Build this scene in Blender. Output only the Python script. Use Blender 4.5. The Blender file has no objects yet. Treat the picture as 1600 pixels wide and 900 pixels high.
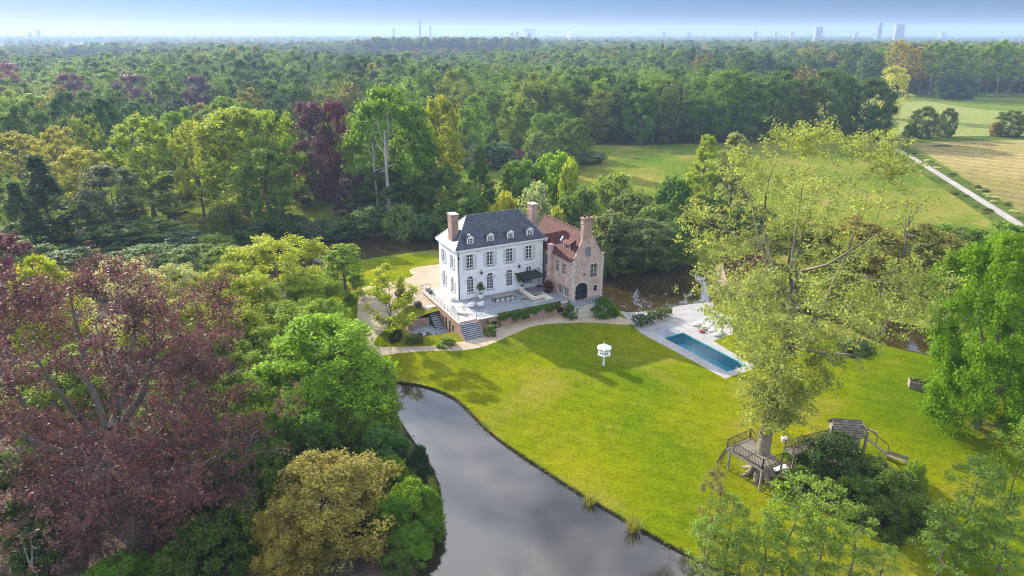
import bpy, bmesh, math, random
import numpy as np
from mathutils import Vector, Matrix
from mathutils.geometry import delaunay_2d_cdt

R = math.radians
scene = bpy.context.scene
COL = scene.collection

# ---------------------------------------------------------------- camera
CAM_H, F_PX = 40.0, 1067.0
PITCH = math.atan(398 / 1067)
cam_d = bpy.data.cameras.new('camera')
cam_d.sensor_width = 36.0
cam_d.lens = 36.0 * F_PX / 1600.0
cam_d.clip_start, cam_d.clip_end = 0.5, 40000
cam = bpy.data.objects.new('camera', cam_d)
cam.location = (0, 0, CAM_H)
cam.rotation_euler = (math.pi / 2 - PITCH, 0, 0)
COL.objects.link(cam)
scene.camera = cam

# ---------------------------------------------------------------- light
SUN_AZ, SUN_EL = R(131), R(25.5)            # towards the sun, from +X counter-clockwise
to_sun = Vector((math.cos(SUN_AZ) * math.cos(SUN_EL), math.sin(SUN_AZ) * math.cos(SUN_EL), math.sin(SUN_EL)))
sd = bpy.data.lights.new('sun', 'SUN')
sd.energy, sd.angle, sd.color = 5.0, R(0.6), (1.0, 0.90, 0.74)
sun = bpy.data.objects.new('sun', sd)
sun.rotation_euler = (-to_sun).to_track_quat('-Z', 'Y').to_euler()
COL.objects.link(sun)

world = bpy.data.worlds.new('World'); scene.world = world; world.use_nodes = True
wn, wl = world.node_tree.nodes, world.node_tree.links
wn.clear()
sky = wn.new('ShaderNodeTexSky'); sky.sky_type = 'NISHITA'; sky.sun_disc = False
sky.sun_elevation = SUN_EL
sky.sun_rotation = math.pi / 2 - SUN_AZ
sky.air_density, sky.dust_density, sky.ozone_density = 1.0, 0.4, 2.5
bg = wn.new('ShaderNodeBackground'); bg.inputs['Strength'].default_value = 0.15
# broken cloud in the upper sky
tc = wn.new('ShaderNodeTexCoord')
sep = wn.new('ShaderNodeSeparateXYZ'); wl.new(tc.outputs['Generated'], sep.inputs[0])
mx = wn.new('ShaderNodeMath'); mx.operation = 'MAXIMUM'; mx.inputs[1].default_value = 0.08
wl.new(sep.outputs['Z'], mx.inputs[0])
dv = wn.new('ShaderNodeVectorMath'); dv.operation = 'DIVIDE'
cb = wn.new('ShaderNodeCombineXYZ')
for i in range(3): wl.new(mx.outputs[0], cb.inputs[i])
wl.new(tc.outputs['Generated'], dv.inputs[0]); wl.new(cb.outputs[0], dv.inputs[1])
nz = wn.new('ShaderNodeTexNoise'); nz.inputs['Scale'].default_value = 1.35; nz.inputs['Detail'].default_value = 7
nz.inputs['Roughness'].default_value = 0.55; nz.inputs['Distortion'].default_value = 0.4
wl.new(dv.outputs[0], nz.inputs['Vector'])
cr = wn.new('ShaderNodeMapRange'); cr.inputs[1].default_value = 0.45; cr.inputs[2].default_value = 0.60
wl.new(nz.outputs['Fac'], cr.inputs[0])
el = wn.new('ShaderNodeMapRange'); el.inputs[1].default_value = 0.07; el.inputs[2].default_value = 0.36
wl.new(sep.outputs['Z'], el.inputs[0])
mu = wn.new('ShaderNodeMath'); mu.operation = 'MULTIPLY'
wl.new(cr.outputs[0], mu.inputs[0]); wl.new(el.outputs[0], mu.inputs[1])
mc = wn.new('ShaderNodeMix'); mc.data_type = 'RGBA'
tint = wn.new('ShaderNodeMix'); tint.data_type = 'RGBA'; tint.blend_type = 'MULTIPLY'
tint.inputs['Factor'].default_value = 1.0
lowsky = wn.new('ShaderNodeValToRGB'); wl.new(sep.outputs['Z'], lowsky.inputs[0])
for e_, (p_, c_) in zip([lowsky.color_ramp.elements[0], lowsky.color_ramp.elements.new(.07), lowsky.color_ramp.elements.new(.22), lowsky.color_ramp.elements[-1]],
                        ((0.0, (.095, .09, .13)), (.055, (.048, .135, .33)), (.22, (.34, .43, .62)), (.45, (.50, .64, .92)))):
    e_.position = p_; e_.color = (*c_, 1)
wl.new(lowsky.outputs[0], tint.inputs['B'])
wl.new(sky.outputs[0], tint.inputs['A'])
wl.new(mu.outputs[0], mc.inputs['Factor']); wl.new(tint.outputs['Result'], mc.inputs['A'])
mc.inputs['B'].default_value = (13.0, 13.3, 13.9, 1)
wl.new(mc.outputs['Result'], bg.inputs['Color'])
wo = wn.new('ShaderNodeOutputWorld'); wl.new(bg.outputs[0], wo.inputs['Surface'])

vs = scene.view_settings
scene.display_settings.display_device = 'sRGB'
vs.view_transform, vs.look, vs.exposure, vs.gamma, vs.use_curve_mapping = 'Standard', 'None', 1.1, 1.0, False
cy = scene.cycles
cy.use_denoising = True
cy.filter_width = 1.05
cy.max_bounces, cy.diffuse_bounces, cy.glossy_bounces = 7, 5, 3
cy.transmission_bounces, cy.transparent_max_bounces, cy.volume_bounces = 3, 8, 1
cy.caustics_reflective = cy.caustics_refractive = False
cy.sample_clamp_indirect = 6

# ---------------------------------------------------------------- survey helpers
cP, sP = math.cos(PITCH), math.sin(PITCH)
def ray(px, py):
    x, y = (px - 800) / F_PX, (450 - py) / F_PX
    return np.array([x, cP + y * sP, -sP + y * cP])
def at_z(px, py, z=0.0):
    r = ray(px, py); t = (z - CAM_H) / r[2]
    return np.array([r[0] * t, r[1] * t, z])
def z_at(px, py, Y):
    r = ray(px, py); return CAM_H + r[2] * Y / r[1]
def depth(Y, z): return Y * cP + (CAM_H - z) * sP
def x_at(px, Y, z): return (px - 800) / F_PX * depth(Y, z)

HA = R(27.5)
HU, HV = np.array([math.cos(HA), math.sin(HA)]), np.array([-math.sin(HA), math.cos(HA)])
HO = np.array([-8.01, 94.98])
def hw(u, v):                                   # house grid to world
    p = HO + u * HU + v * HV; return float(p[0]), float(p[1])
def to_h(x, y):
    d = np.array([x, y]) - HO; return float(d @ HU), float(d @ HV)

# gentle relief: the house stands on a low mound
_ctl = [(-4, 7.5, 2.2), (-5, 3, 2.15), (-6, 10, 2.2), (-9, 6, 2.0), (-4.6, 0.6, 2.15), (-10, 12, 1.8), (-3, 12, 2.1), (5, 11, 1.4), (14, 8, 0.8),
        (-14, 3, 1.25), (-9.5, 1.5, 1.2), (-6.6, .7, .95), (-9.6, -2.5, .75), (-8.2, -6.2, .6), (-16, -2, .9), (-11.5, -3, .95), (-8.3, 0.3, .95), (-12, -8, .6), (-7, -9.6, .6), (-2, -11.5, .8), (3, -10, .85),
        (9, -9.5, .8), (14, -11, .6), (19, -12, .35), (-20, 4, .8), (-14, 12, 1.2), (4, -8, .85), (10, -8, .8)]
_cx = [hw(u, v) + (h,) for u, v, h in _ctl]
for p in [(-15, 76), (-10, 76), (-4, 74), (0, 66), (6, 58), (12, 50), (20, 45), (18.5, 89), (26, 75), (31, 78), (11.7, 78.6), (26, 99), (34, 96), (40, 90), (45, 75), (35, 62),
          (24, 55), (-24, 82), (-30, 96), (-34, 110), (-30, 122), (-16, 129), (-22, 127), (0, 130), (20, 118), (25, 105), (-40, 90), (-40, 110), (-16, 81), (5, 80), (0, 79), (-6, 79),
          (60, 80), (60, 110), (-60, 100), (0, 150), (40, 140), (-40, 140), (10, 40), (-20, 60), (50, 50), (15, 85)]:
    _cx.append((p[0], p[1], 0.0))
_cx = np.array(_cx)
def gz(x, y):
    x, y = np.asarray(x, float), np.asarray(y, float)
    d2 = (x[..., None] - _cx[:, 0]) ** 2 + (y[..., None] - _cx[:, 1]) ** 2
    w = 1.0 / (d2 + 2.0) ** 2
    return (w * _cx[:, 2]).sum(-1) / w.sum(-1)
def gp(px, py):                                 # surveyed ground point
    z = 0.0
    for _ in range(6):
        p = at_z(px, py, z); z = float(gz(p[0], p[1]))
    return float(p[0]), float(p[1])

# ---------------------------------------------------------------- object helpers
def tag(o, label=None, cat=None, group=None, kind=None):
    if label: o['label'] = label
    if cat: o['category'] = cat
    if group: o['group'] = group
    if kind: o['kind'] = kind
    return o
def empty(name, loc=(0, 0, 0), rz=0.0, label=None, cat=None, group=None):
    o = bpy.data.objects.new(name, None); o.empty_display_size = 0.3
    o.location = loc; o.rotation_euler = (0, 0, rz); COL.objects.link(o)
    return tag(o, label, cat, group)
def link(name, me, mat=None, parent=None):
    o = bpy.data.objects.new(name, me); COL.objects.link(o)
    if mat is not None:
        for m in (mat if isinstance(mat, (list, tuple)) else [mat]): me.materials.append(m)
    if parent is not None: o.parent = parent
    return o
def copy_tree(o, parent=None):
    c = o.copy(); COL.objects.link(c); c.parent = parent
    for ch in list(o.children): copy_tree(ch, c)
    return c
def mesh_np(name, V, F, mat_idx=None, smooth=False, attrs=None):
    """V (n,3), F list of (m,k) index arrays"""
    me = bpy.data.meshes.new(name)
    F = [f for f in (F if isinstance(F, list) else [F]) if len(f)]
    me.vertices.add(len(V)); me.vertices.foreach_set('co', np.asarray(V, np.float32).ravel())
    li = np.concatenate([f.ravel() for f in F]).astype(np.int32)
    tot = np.concatenate([np.full(len(f), f.shape[1]) for f in F])
    st = np.concatenate([[0], np.cumsum(tot)[:-1]]).astype(np.int32)
    me.loops.add(len(li)); me.loops.foreach_set('vertex_index', li)
    me.polygons.add(len(tot)); me.polygons.foreach_set('loop_start', st)
    if mat_idx is not None: me.polygons.foreach_set('material_index', np.asarray(mat_idx, np.int32))
    me.update(calc_edges=True)
    if attrs:
        for k, a in attrs.items():
            at = me.attributes.new(k, 'FLOAT', 'POINT'); at.data.foreach_set('value', np.asarray(a, np.float32))
    if smooth: me.polygons.foreach_set('use_smooth', np.ones(len(tot), bool))
    return me

class MB:
    """collects simple solids into one mesh"""
    def __init__(s): s.v, s.f = [], []
    def add(s, vs, fs):
        b = len(s.v); s.v += [tuple(map(float, p)) for p in vs]; s.f += [tuple(b + i for i in f) for f in fs]; return s
    def box(s, x0, x1, y0, y1, z0, z1, fn=None):
        vs = [(x0, y0, z0), (x1, y0, z0), (x1, y1, z0), (x0, y1, z0), (x0, y0, z1), (x1, y0, z1), (x1, y1, z1), (x0, y1, z1)]
        if fn: vs = [fn(*p) for p in vs]
        return s.add(vs, [(0, 3, 2, 1), (4, 5, 6, 7), (0, 1, 5, 4), (1, 2, 6, 5), (2, 3, 7, 6), (3, 0, 4, 7)])
    def prism(s, poly, z0, z1, fn=None):
        n = len(poly); vs = [(x, y, z0) for x, y in poly] + [(x, y, z1) for x, y in poly]
        if fn: vs = [fn(*p) for p in vs]
        return s.add(vs, [tuple(range(n))[::-1], tuple(range(n, 2 * n))] + [(i, (i + 1) % n, n + (i + 1) % n, n + i) for i in range(n)])
    def bar(s, a, b, w=0.05, h=None):
        a, b = Vector(a), Vector(b); d = (b - a).normalized(); h = h or w
        up = Vector((0, 0, 1)) if abs(d.z) < .95 else Vector((1, 0, 0))
        x = d.cross(up).normalized() * (w / 2); y = x.cross(d).normalized() * (h / 2)
        vs = [p + i * x + j * y for p in (a, b) for i, j in ((-1, -1), (1, -1), (1, 1), (-1, 1))]
        return s.add(vs, [(0, 3, 2, 1), (4, 5, 6, 7), (0, 1, 5, 4), (1, 2, 6, 5), (2, 3, 7, 6), (3, 0, 4, 7)])
    def tube(s, pts, radii, n=8, cap=True):
        V, F = tube_np(np.array(pts, float), np.array(radii, float) if np.ndim(radii) else np.full(len(pts), radii), n)
        s.add(V, [tuple(f) for f in F])
        if cap:
            b = len(s.v) - len(V); s.f += [tuple(range(b, b + n))[::-1], tuple(range(len(s.v) - n, len(s.v)))]
        return s
    def lathe(s, prof, n=16, c=(0, 0, 0)):
        vs = [(c[0] + r * math.cos(2 * math.pi * i / n), c[1] + r * math.sin(2 * math.pi * i / n), c[2] + z) for r, z in prof for i in range(n)]
        m = len(prof)
        fs = [(j * n + i, j * n + (i + 1) % n, (j + 1) * n + (i + 1) % n, (j + 1) * n + i) for j in range(m - 1) for i in range(n)]
        return s.add(vs, fs + [tuple(range(n))[::-1], tuple(range((m - 1) * n, m * n))])
    def build(s, name, mat=None, parent=None, bevel=0, smooth=False, sub=0):
        me = bpy.data.meshes.new(name); me.from_pydata(s.v, [], s.f); me.update()
        o = link(name, me, mat, parent)
        if smooth: me.polygons.foreach_set('use_smooth', [True] * len(me.polygons))
        if bevel:
            m = o.modifiers.new('bevel', 'BEVEL'); m.width = bevel; m.segments = 2; m.limit_method = 'ANGLE'
        if sub:
            m = o.modifiers.new('sub', 'SUBSURF'); m.levels = m.render_levels = sub
        return o

def tube_np(P, r, n=6):
    m = len(P); T = np.gradient(P, axis=0); T /= np.linalg.norm(T, axis=1)[:, None] + 1e-9
    ref = np.array([0.31, 0.17, 0.93]) if abs(T[:, 2]).mean() < .8 else np.array([1.0, .1, 0])
    A = np.cross(T, ref); A /= np.linalg.norm(A, axis=1)[:, None] + 1e-9
    B = np.cross(T, A)
    th = np.arange(n) * 2 * np.pi / n
    V = P[:, None, :] + r[:, None, None] * (np.cos(th)[None, :, None] * A[:, None, :] + np.sin(th)[None, :, None] * B[:, None, :])
    i = np.arange(n); j = np.arange(m - 1)[:, None] * n
    F = np.stack([j + i, j + (i + 1) % n, j + n + (i + 1) % n, j + n + i], -1).reshape(-1, 4)
    return V.reshape(-1, 3), F

# ---------------------------------------------------------------- materials
class NT:
    def __init__(s, name):
        s.m = bpy.data.materials.new(name); s.m.use_nodes = True
        s.t = s.m.node_tree; s.n = s.t.nodes; s.n.clear()
        s.out = s.n.new('ShaderNodeOutputMaterial')
    def new(s, t, **k):
        n = s.n.new('ShaderNode' + t)
        for a, b in k.items(): setattr(n, a, b)
        return n
    def L(s, a, b): s.t.links.new(a, b)
    def obj(s): return s.new('TexCoord').outputs['Object']
    def geo(s): return s.new('NewGeometry').outputs['Position']
    def noise(s, vec, scale, detail=4, rough=.55, sc3=None, dist=0):
        if sc3:
            mp = s.new('Mapping'); mp.inputs['Scale'].default_value = sc3; s.L(vec, mp.inputs[0]); vec = mp.outputs[0]
        n = s.new('TexNoise'); n.inputs['Scale'].default_value = scale; n.inputs['Detail'].default_value = detail
        n.inputs['Roughness'].default_value = rough; n.inputs['Distortion'].default_value = dist
        s.L(vec, n.inputs['Vector']); return n.outputs['Fac']
    def ramp(s, fac, stops):
        r = s.new('ValToRGB'); e = r.color_ramp.elements
        while len(e) < len(stops): e.new(0.5)
        for el_, (p, c) in zip(e, stops): el_.position = p; el_.color = tuple(c) + (1,)
        s.L(fac, r.inputs[0]); return r.outputs[0]
    def mix(s, fac, a, b, mode='MIX'):
        n = s.new('Mix', data_type='RGBA', blend_type=mode)
        for v, k in ((fac, 'Factor'), (a, 'A'), (b, 'B')):
            if isinstance(v, (int, float)): n.inputs[k].default_value = v
            elif isinstance(v, tuple): n.inputs[k].default_value = v + (1,)
            else: s.L(v, n.inputs[k])
        return n.outputs['Result']
    def math(s, op, a, b=0.0):
        n = s.new('Math', operation=op)
        for i, v in enumerate((a, b)):
            if isinstance(v, (int, float)): n.inputs[i].default_value = v
            else: s.L(v, n.inputs[i])
        return n.outputs[0]
    def maprange(s, v, a, b, c=0, d=1):
        n = s.new('MapRange'); s.L(v, n.inputs[0])
        for i, q in enumerate((a, b, c, d)): n.inputs[i + 1].default_value = q
        return n.outputs[0]
    def bump(s, h, strength=.3, dist=.05):
        n = s.new('Bump'); n.inputs['Strength'].default_value = strength; n.inputs['Distance'].default_value = dist
        s.L(h, n.inputs['Height']); return n.outputs[0]
    def bsdf(s, col, rough=.8, metal=0, spec=.3, normal=None, **kw):
        b = s.new('BsdfPrincipled')
        if isinstance(col, tuple): b.inputs['Base Color'].default_value = col + (1,)
        else: s.L(col, b.inputs['Base Color'])
        if isinstance(rough, (int, float)): b.inputs['Roughness'].default_value = rough
        else: s.L(rough, b.inputs['Roughness'])
        b.inputs['Metallic'].default_value = metal; b.inputs['Specular IOR Level'].default_value = spec
        for k, v in kw.items(): b.inputs[k.replace('_', ' ')].default_value = v
        if normal is not None: s.L(normal, b.inputs['Normal'])
        s.L(b.outputs[0], s.out.inputs['Surface']); return s.m

def mottled(name, c0, c1, scale=1.0, rough=.8, spec=.3, detail=5, bump=0, fine=None, sc3=None, metal=0):
    t = NT(name); v = t.obj()
    n = t.noise(v, scale, detail, .6, sc3)
    col = t.ramp(n, [(.32, c0), (.68, c1)])
    if fine:
        f = t.noise(v, fine, 3, .7)
        col = t.mix(1.0, col, t.ramp(f, [(.25, (.72, .72, .72)), (.75, (1.25, 1.25, 1.25))]), 'MULTIPLY')
    nm = t.bump(n, bump, .03) if bump else None
    return t.bsdf(col, rough, metal, spec, nm)

def leaf_material(name, trans=.44, var=.55, rough=.6, gain=2.1, warm=(1.06, 1.02, .72), tcol=(1.3, 1.25, .55)):
    t = NT(name)
    at = t.new('Attribute', attribute_type='INSTANCER', attribute_name='tint')
    vr = t.new('Attribute', attribute_type='GEOMETRY', attribute_name='var')
    col = t.mix(1.0, at.outputs['Color'], t.ramp(vr.outputs['Fac'], [(0, (1 - var, 1 - var * .95, 1 - var * .6)), (.5, (1, 1, 1)), (1, (1 + var * 1.1, 1 + var, 1 + var * .4))]), 'MULTIPLY')
    col = t.mix(1.0, col, tuple(gain * w for w in warm), 'MULTIPLY')
    d = t.new('BsdfPrincipled'); t.L(col, d.inputs['Base Color']); d.inputs['Roughness'].default_value = rough
    d.inputs['Specular IOR Level'].default_value = .12
    tr = t.new('BsdfTranslucent')
    t.L(t.mix(1.0, col, tcol, 'MULTIPLY'), tr.inputs['Color'])
    ms = t.new('MixShader'); ms.inputs[0].default_value = trans
    t.L(d.outputs[0], ms.inputs[1]); t.L(tr.outputs[0], ms.inputs[2]); t.L(ms.outputs[0], t.out.inputs['Surface'])
    return t.m

M = {}
M['leaf'] = leaf_material('leaf')
M['copper_leaf'] = leaf_material('copper_leaf', .40, .5, .5, 1.5, (1.0, 1.0, 1.0), (1.2, .72, .72))
M['bark'] = mottled('bark', (.09, .078, .062), (.20, .18, .145), 1.2, .9, .1, sc3=(1, 1, .25), fine=6)
M['pale_bark'] = mottled('pale_bark', (.22, .20, .16), (.42, .39, .33), 1.0, .85, .1, sc3=(1, 1, .3))
M['beech_bark'] = mottled('beech_bark', (.10, .09, .075), (.27, .245, .21), 1.0, .85, .1, sc3=(1, 1, .3), fine=4)
M['plane_bark'] = mottled('plane_bark', (.09, .075, .05), (.30, .26, .18), .9, .85, .1, sc3=(1, 1, .35), fine=5)
# ================================================================= tree growing
def bez(a, c, b, n):
    t = np.linspace(0, 1, n)[:, None]; return (1 - t) ** 2 * a + 2 * t * (1 - t) * c + t * t * b
def env(shape, h):
    """crown radius (0..1) at crown height h (0..1)"""
    h = np.clip(h, 0, 1)
    if shape == 'cone': return np.maximum(0.05, (1 - h) ** .85 * (0.35 + .65 * np.minimum(1, h * 6)))
    if shape == 'column': return np.minimum(1, (h * 4 + .25)) * np.sqrt(np.maximum(0.02, 1 - h ** 3))
    if shape == 'umbrella': return np.minimum(1, .3 + h * 1.3) * np.sqrt(np.maximum(.03, 1 - np.maximum(0, (h - .45) / .55) ** 2.2))
    if shape == 'vase': return np.minimum(1, .10 + 1.9 * h ** 1.4) * np.sqrt(np.maximum(.03, 1 - np.maximum(0, (h - .55) / .45) ** 2.0))
    if shape == 'dome': return np.sqrt(np.maximum(.03, 1 - h ** 2))
    return np.sqrt(np.maximum(.03, 1 - (abs(h - .42) / np.where(h > .42, .58, .52)) ** 2.1))
def grow(seed, Ht=20., Rc=6., cb=.25, shape='round', n1=26, n2=6, n3=0, tr=.35, lean=(0, 0), up=.45, shell=0, trunk_top=.9, wob=.25, K=None, fork=None, lobes=.2, core=.5):
    """trunk, leaders and branches that reach for points of an uneven crown; returns tubes [(points, radii)] and clump centres (n,4)"""
    g = np.random.default_rng(seed); tubes, cl_ = [], []
    if K is None: K = 0 if shape in ('cone', 'column') else 5
    if fork is None: fork = max(.12, cb + .08)
    ttop = trunk_top if K == 0 else min(trunk_top, fork + .25)
    ph = g.uniform(0, 6.28, 6)
    def lob(a, h): return 1 + lobes * (.6 * np.sin(2 * a + ph[0] + 3 * h) + .55 * np.sin(3 * a + ph[1] - 5 * h) + .45 * np.sin(5 * a + ph[2] + 9 * h) + .3 * np.sin(7 * h + ph[3]))
    ax = lambda h: np.array([lean[0] * h ** 1.3, lean[1] * h ** 1.3])
    nT = 9; tz = np.linspace(0, ttop, nT)
    px = np.cumsum(g.normal(0, wob, nT)) * .35; py = np.cumsum(g.normal(0, wob, nT)) * .35; px -= px[0]; py -= py[0]
    T = np.stack([px + lean[0] * tz ** 1.3, py + lean[1] * tz ** 1.3, tz * Ht], 1)
    rT = tr * (1 - tz * .93 / max(.75, trunk_top)) ** .8; rT[0] *= 1.5; rT[1] *= 1.08
    tubes.append((T, rT))
    SP, SR = [], []                                             # skeleton points to branch from
    def addsk(P, r, lo=0): SP.extend(P[lo:]); SR.extend(r[lo:])
    q = np.linspace(0, 1, 24); TT = np.stack([np.interp(q, np.linspace(0, 1, nT), T[:, k]) for k in range(3)], 1); rr = np.interp(q, np.linspace(0, 1, nT), rT)
    sel = TT[:, 2] > cb * .7 * Ht; addsk(TT[sel], rr[sel])
    for k in range(K):
        a = k * 6.283 / K + g.uniform(-.5, .5); hs = fork + (ttop - fork) * k / max(1, K - 1)
        st = np.array([np.interp(hs, tz, T[:, j]) for j in range(3)])
        hc = g.uniform(.72, .97); hz = cb + hc * (1 - cb); rad = Rc * env(shape, hc) * g.uniform(.35, .8) * lob(a, hc)
        en = np.array([math.cos(a) * rad + ax(hz)[0], math.sin(a) * rad + ax(hz)[1], hz * Ht * .96])
        mid = st * .5 + en * .5 + np.array([math.cos(a), math.sin(a), -.2]) * Rc * g.uniform(.08, .22)
        B = bez(st, mid, en, 10); B[1:-1] += np.cumsum(g.normal(0, .012 * Rc, (8, 3)), 0) * np.linspace(1, .2, 8)[:, None]
        r0 = np.interp(hs, tz, rT) * g.uniform(.5, .72); rB = np.linspace(r0, r0 * .12, 10)
        tubes.append((B, rB)); addsk(B, rB, 2); cl_.append((*en, 1.0))
    for i in range(n1):
        h = g.beta(1.25, 1.15) if shape != 'cone' else g.random() ** 1.3
        h = min(max(h, .02), .985); a = i * 2.399 + g.uniform(-.7, .7)
        u = g.random(); rad = Rc * env(shape, h) * lob(a, h) * (core + (1 - core) * math.sqrt(u))
        hz = cb + h * (1 - cb)
        en = np.array([math.cos(a) * rad + ax(hz)[0], math.sin(a) * rad + ax(hz)[1], min(hz * Ht, Ht * 1.01)])
        S = np.array(SP); d = np.linalg.norm(S - en, axis=1); cost = d + 1.3 * np.maximum(0, S[:, 2] - en[2] + (.35 * up) * d)
        j = int(np.argmin(cost + g.uniform(0, .08 * Rc, len(d)))); st = S[j]; L1 = d[j]
        if L1 < .3: continue
        mid = st * .5 + en * .5 + g.normal(0, .10, 3) * L1; mid[2] += L1 * (.10 - .22 * up)
        B = bez(st, mid, en, 7); B[1:-1] += g.normal(0, .014, (5, 3)) * L1
        r0 = max(.022, min(SR[j] * .62, .030 * L1 + .02)); rB = np.linspace(r0, r0 * .2, 7)
        tubes.append((B, rB)); addsk(B[2:6], rB[2:6] * .9); cl_.append((*en, 1.0)); cl_.append((*B[4], .85))
        dv_ = (en - st) / L1
        Lr = max(.16 * Rc, min(L1 * .45, .34 * Rc))
        for jj in range(n2):
            q = g.uniform(.3, .98); s2 = np.array([np.interp(q * 6, range(7), B[:, k]) for k in range(3)])
            rnd = g.normal(0, 1, 3); rnd[2] = rnd[2] * .75 + .2; rnd /= np.linalg.norm(rnd)
            d2 = dv_ * .45 + rnd * .85; d2 /= np.linalg.norm(d2); L2 = Lr * g.uniform(.5, 1.1) * (1.2 - q * .4)
            e2 = s2 + d2 * L2; e2[2] = min(e2[2], Ht * 1.02)
            C = bez(s2, (s2 + e2) / 2 + g.normal(0, .1, 3) * L2, e2, 5); r2 = max(.012, r0 * .42 * (1 - q * .5))
            tubes.append((C, np.linspace(r2, r2 * .25, 5))); cl_.append((*e2, .85)); cl_.append((*C[2], .7))
            for k in range(n3):
                s3 = C[min(4, int(g.uniform(.3, .95) * 5))]
                rnd = g.normal(0, 1, 3); rnd[2] = rnd[2] * .7 + .25; rnd /= np.linalg.norm(rnd)
                e3 = s3 + (d2 * .4 + rnd * .85) * L2 * g.uniform(.35, .75)
                tubes.append((np.stack([s3, (s3 + e3) / 2 + g.normal(0, .06, 3) * L2, e3]), np.array([r2 * .5, r2 * .3, r2 * .12])))
                cl_.append((*e3, .75))
    for i in range(shell):                                       # outer lobes of a dense crown
        h = g.uniform(0.02, .99); a = g.uniform(0, 2 * math.pi); rr_ = Rc * env(shape, h) * lob(a, h) * g.uniform(.68, 1.0)
        hz = cb + h * (1 - cb)
        cl_.append((math.cos(a) * rr_ + ax(hz)[0], math.sin(a) * rr_ + ax(hz)[1], hz * Ht * .99, 1.0))
    return tubes, np.array(cl_)
def leaves(seed, cl, n, size, spread, center, flat=.7, hang=0, aspect=.62, keep=1.0, drop=0.0):
    """n leaf sprays round the clump centres: vertices, faces, var"""
    g = np.random.default_rng(seed + 77)
    if keep < 1: cl = cl[g.random(len(cl)) < keep]
    w = cl[:, 3] ** 2; ci = g.choice(len(cl), n, p=w / w.sum())
    o = g.normal(0, 1, (n, 3)); o /= np.linalg.norm(o, axis=1)[:, None]
    o *= (g.random(n) ** .45)[:, None]
    off = o * (spread * cl[ci, 3])[:, None]; off[:, 2] *= flat
    P = cl[ci, :3] + off
    if hang: P[:, 2] -= g.exponential(hang, n).clip(0, hang * 3)
    if drop: P[:, 2] -= drop * g.random(n)
    outw = P - center; outw /= np.linalg.norm(outw, axis=1)[:, None] + 1e-6
    N = o * .55 + outw * .35 + g.normal(0, .55, (n, 3)) + np.array([0, 0, .22])
    if hang: N[:, 2] *= .2
    N /= np.linalg.norm(N, axis=1)[:, None]
    A = np.cross(N, g.normal(0, 1, (n, 3))); A /= np.linalg.norm(A, axis=1)[:, None] + 1e-6
    if hang: A = np.cross(np.cross(N, np.array([0, 0, 1.])), N); A /= np.linalg.norm(A, axis=1)[:, None] + 1e-6
    B = np.cross(N, A)
    s = size * g.uniform(.6, 1.35, n)[:, None]
    a_, b_ = A * s * .5, B * s * .5 * aspect
    V = np.stack([P - a_, P + b_ * 1.0 - a_ * .1, P + a_, P - b_ - a_ * .1], 1)
    F = np.arange(4 * n).reshape(n, 4)
    cv = g.random(len(cl)); var = np.clip(.55 * cv[ci] + .45 * g.random(n), 0, 1)
    return V.reshape(-1, 3), F, np.repeat(var, 4)
def tubes_mesh(name, tubes, n=6, minr=0.0):
    Vs, Fs, b = [], [], 0
    for P, r in tubes:
        if r.max() < minr: continue
        V, F = tube_np(P, r, n); Vs.append(V); Fs.append(F + b); b += len(V)
    return mesh_np(name, np.concatenate(Vs), np.concatenate(Fs), smooth=True)
class Proto: pass
def proto(name, seed, n, size, spread, Ht=20., Rc=6., one=False, minr=.02, flat=.92, hang=0, keep=1, bark='bark', sides=6, aspect=.62, ctr=.55, drop=0, kw_leaf='leaf', **k):
    p = Proto(); p.H, p.R = Ht, Rc
    tubes, cl = grow(seed, Ht, Rc, **k)
    c = np.array([0, 0, Ht * ctr])
    V, F, var = leaves(seed, cl, n, size, spread, c, flat, hang, aspect, keep, drop)
    top = np.percentile(V[:, 2], 99.8); rad = np.percentile(np.hypot(V[:, 0] - np.median(V[:, 0]), V[:, 1] - np.median(V[:, 1])), 97)
    p.H, p.R = top, rad
    p.bark = bark
    if one:                                                     # small in view: trunk and crown in one mesh
        Vs, Fs, b = [V], [F], len(V)
        for P, r in tubes:
            if r.max() < minr: continue
            tv, tf = tube_np(P, r, 5); Vs.append(tv); Fs.append(tf + b); b += len(tv)
        VV, FF = np.concatenate(Vs), np.concatenate(Fs)
        mi = np.zeros(len(FF), np.int32); mi[len(F):] = 1
        p.me = mesh_np(name, VV, FF, mi, attrs={'var': np.concatenate([var, np.full(len(VV) - len(V), .5)])})
        p.me.materials.append(M[kw_leaf]); p.me.materials.append(M[bark])
    else:
        p.crown = mesh_np(name + '_crown', V, F, attrs={'var': var}); p.crown.materials.append(M[kw_leaf])
        p.trunk = tubes_mesh(name + '_trunk', tubes, sides, minr); p.trunk.materials.append(M[bark])
    return p
def plant(p, name, label, cat, x, y, z, height, radius, tint, rz=0, group=None, lean=0):
    """one tree: a thing with trunk and crown, or a single mesh when it is small in view"""
    sx, sz = radius / p.R, height / p.H
    if hasattr(p, 'me'):
        o = bpy.data.objects.new(name, p.me); COL.objects.link(o)
        o.location = (x, y, z); o.rotation_euler = (0, lean, rz); o.scale = (sx, sx, sz); o['tint'] = tint
        return tag(o, label, cat, group)
    r = empty(name, (x, y, z), rz, label, cat, group); r.scale = (sx, sx, sz); r.rotation_euler = (0, lean, rz)
    for nm, me in (('trunk', p.trunk), ('crown', p.crown)):
        c = bpy.data.objects.new(nm, me); COL.objects.link(c); c.parent = r
        c['tint'] = tint
    return r

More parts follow.
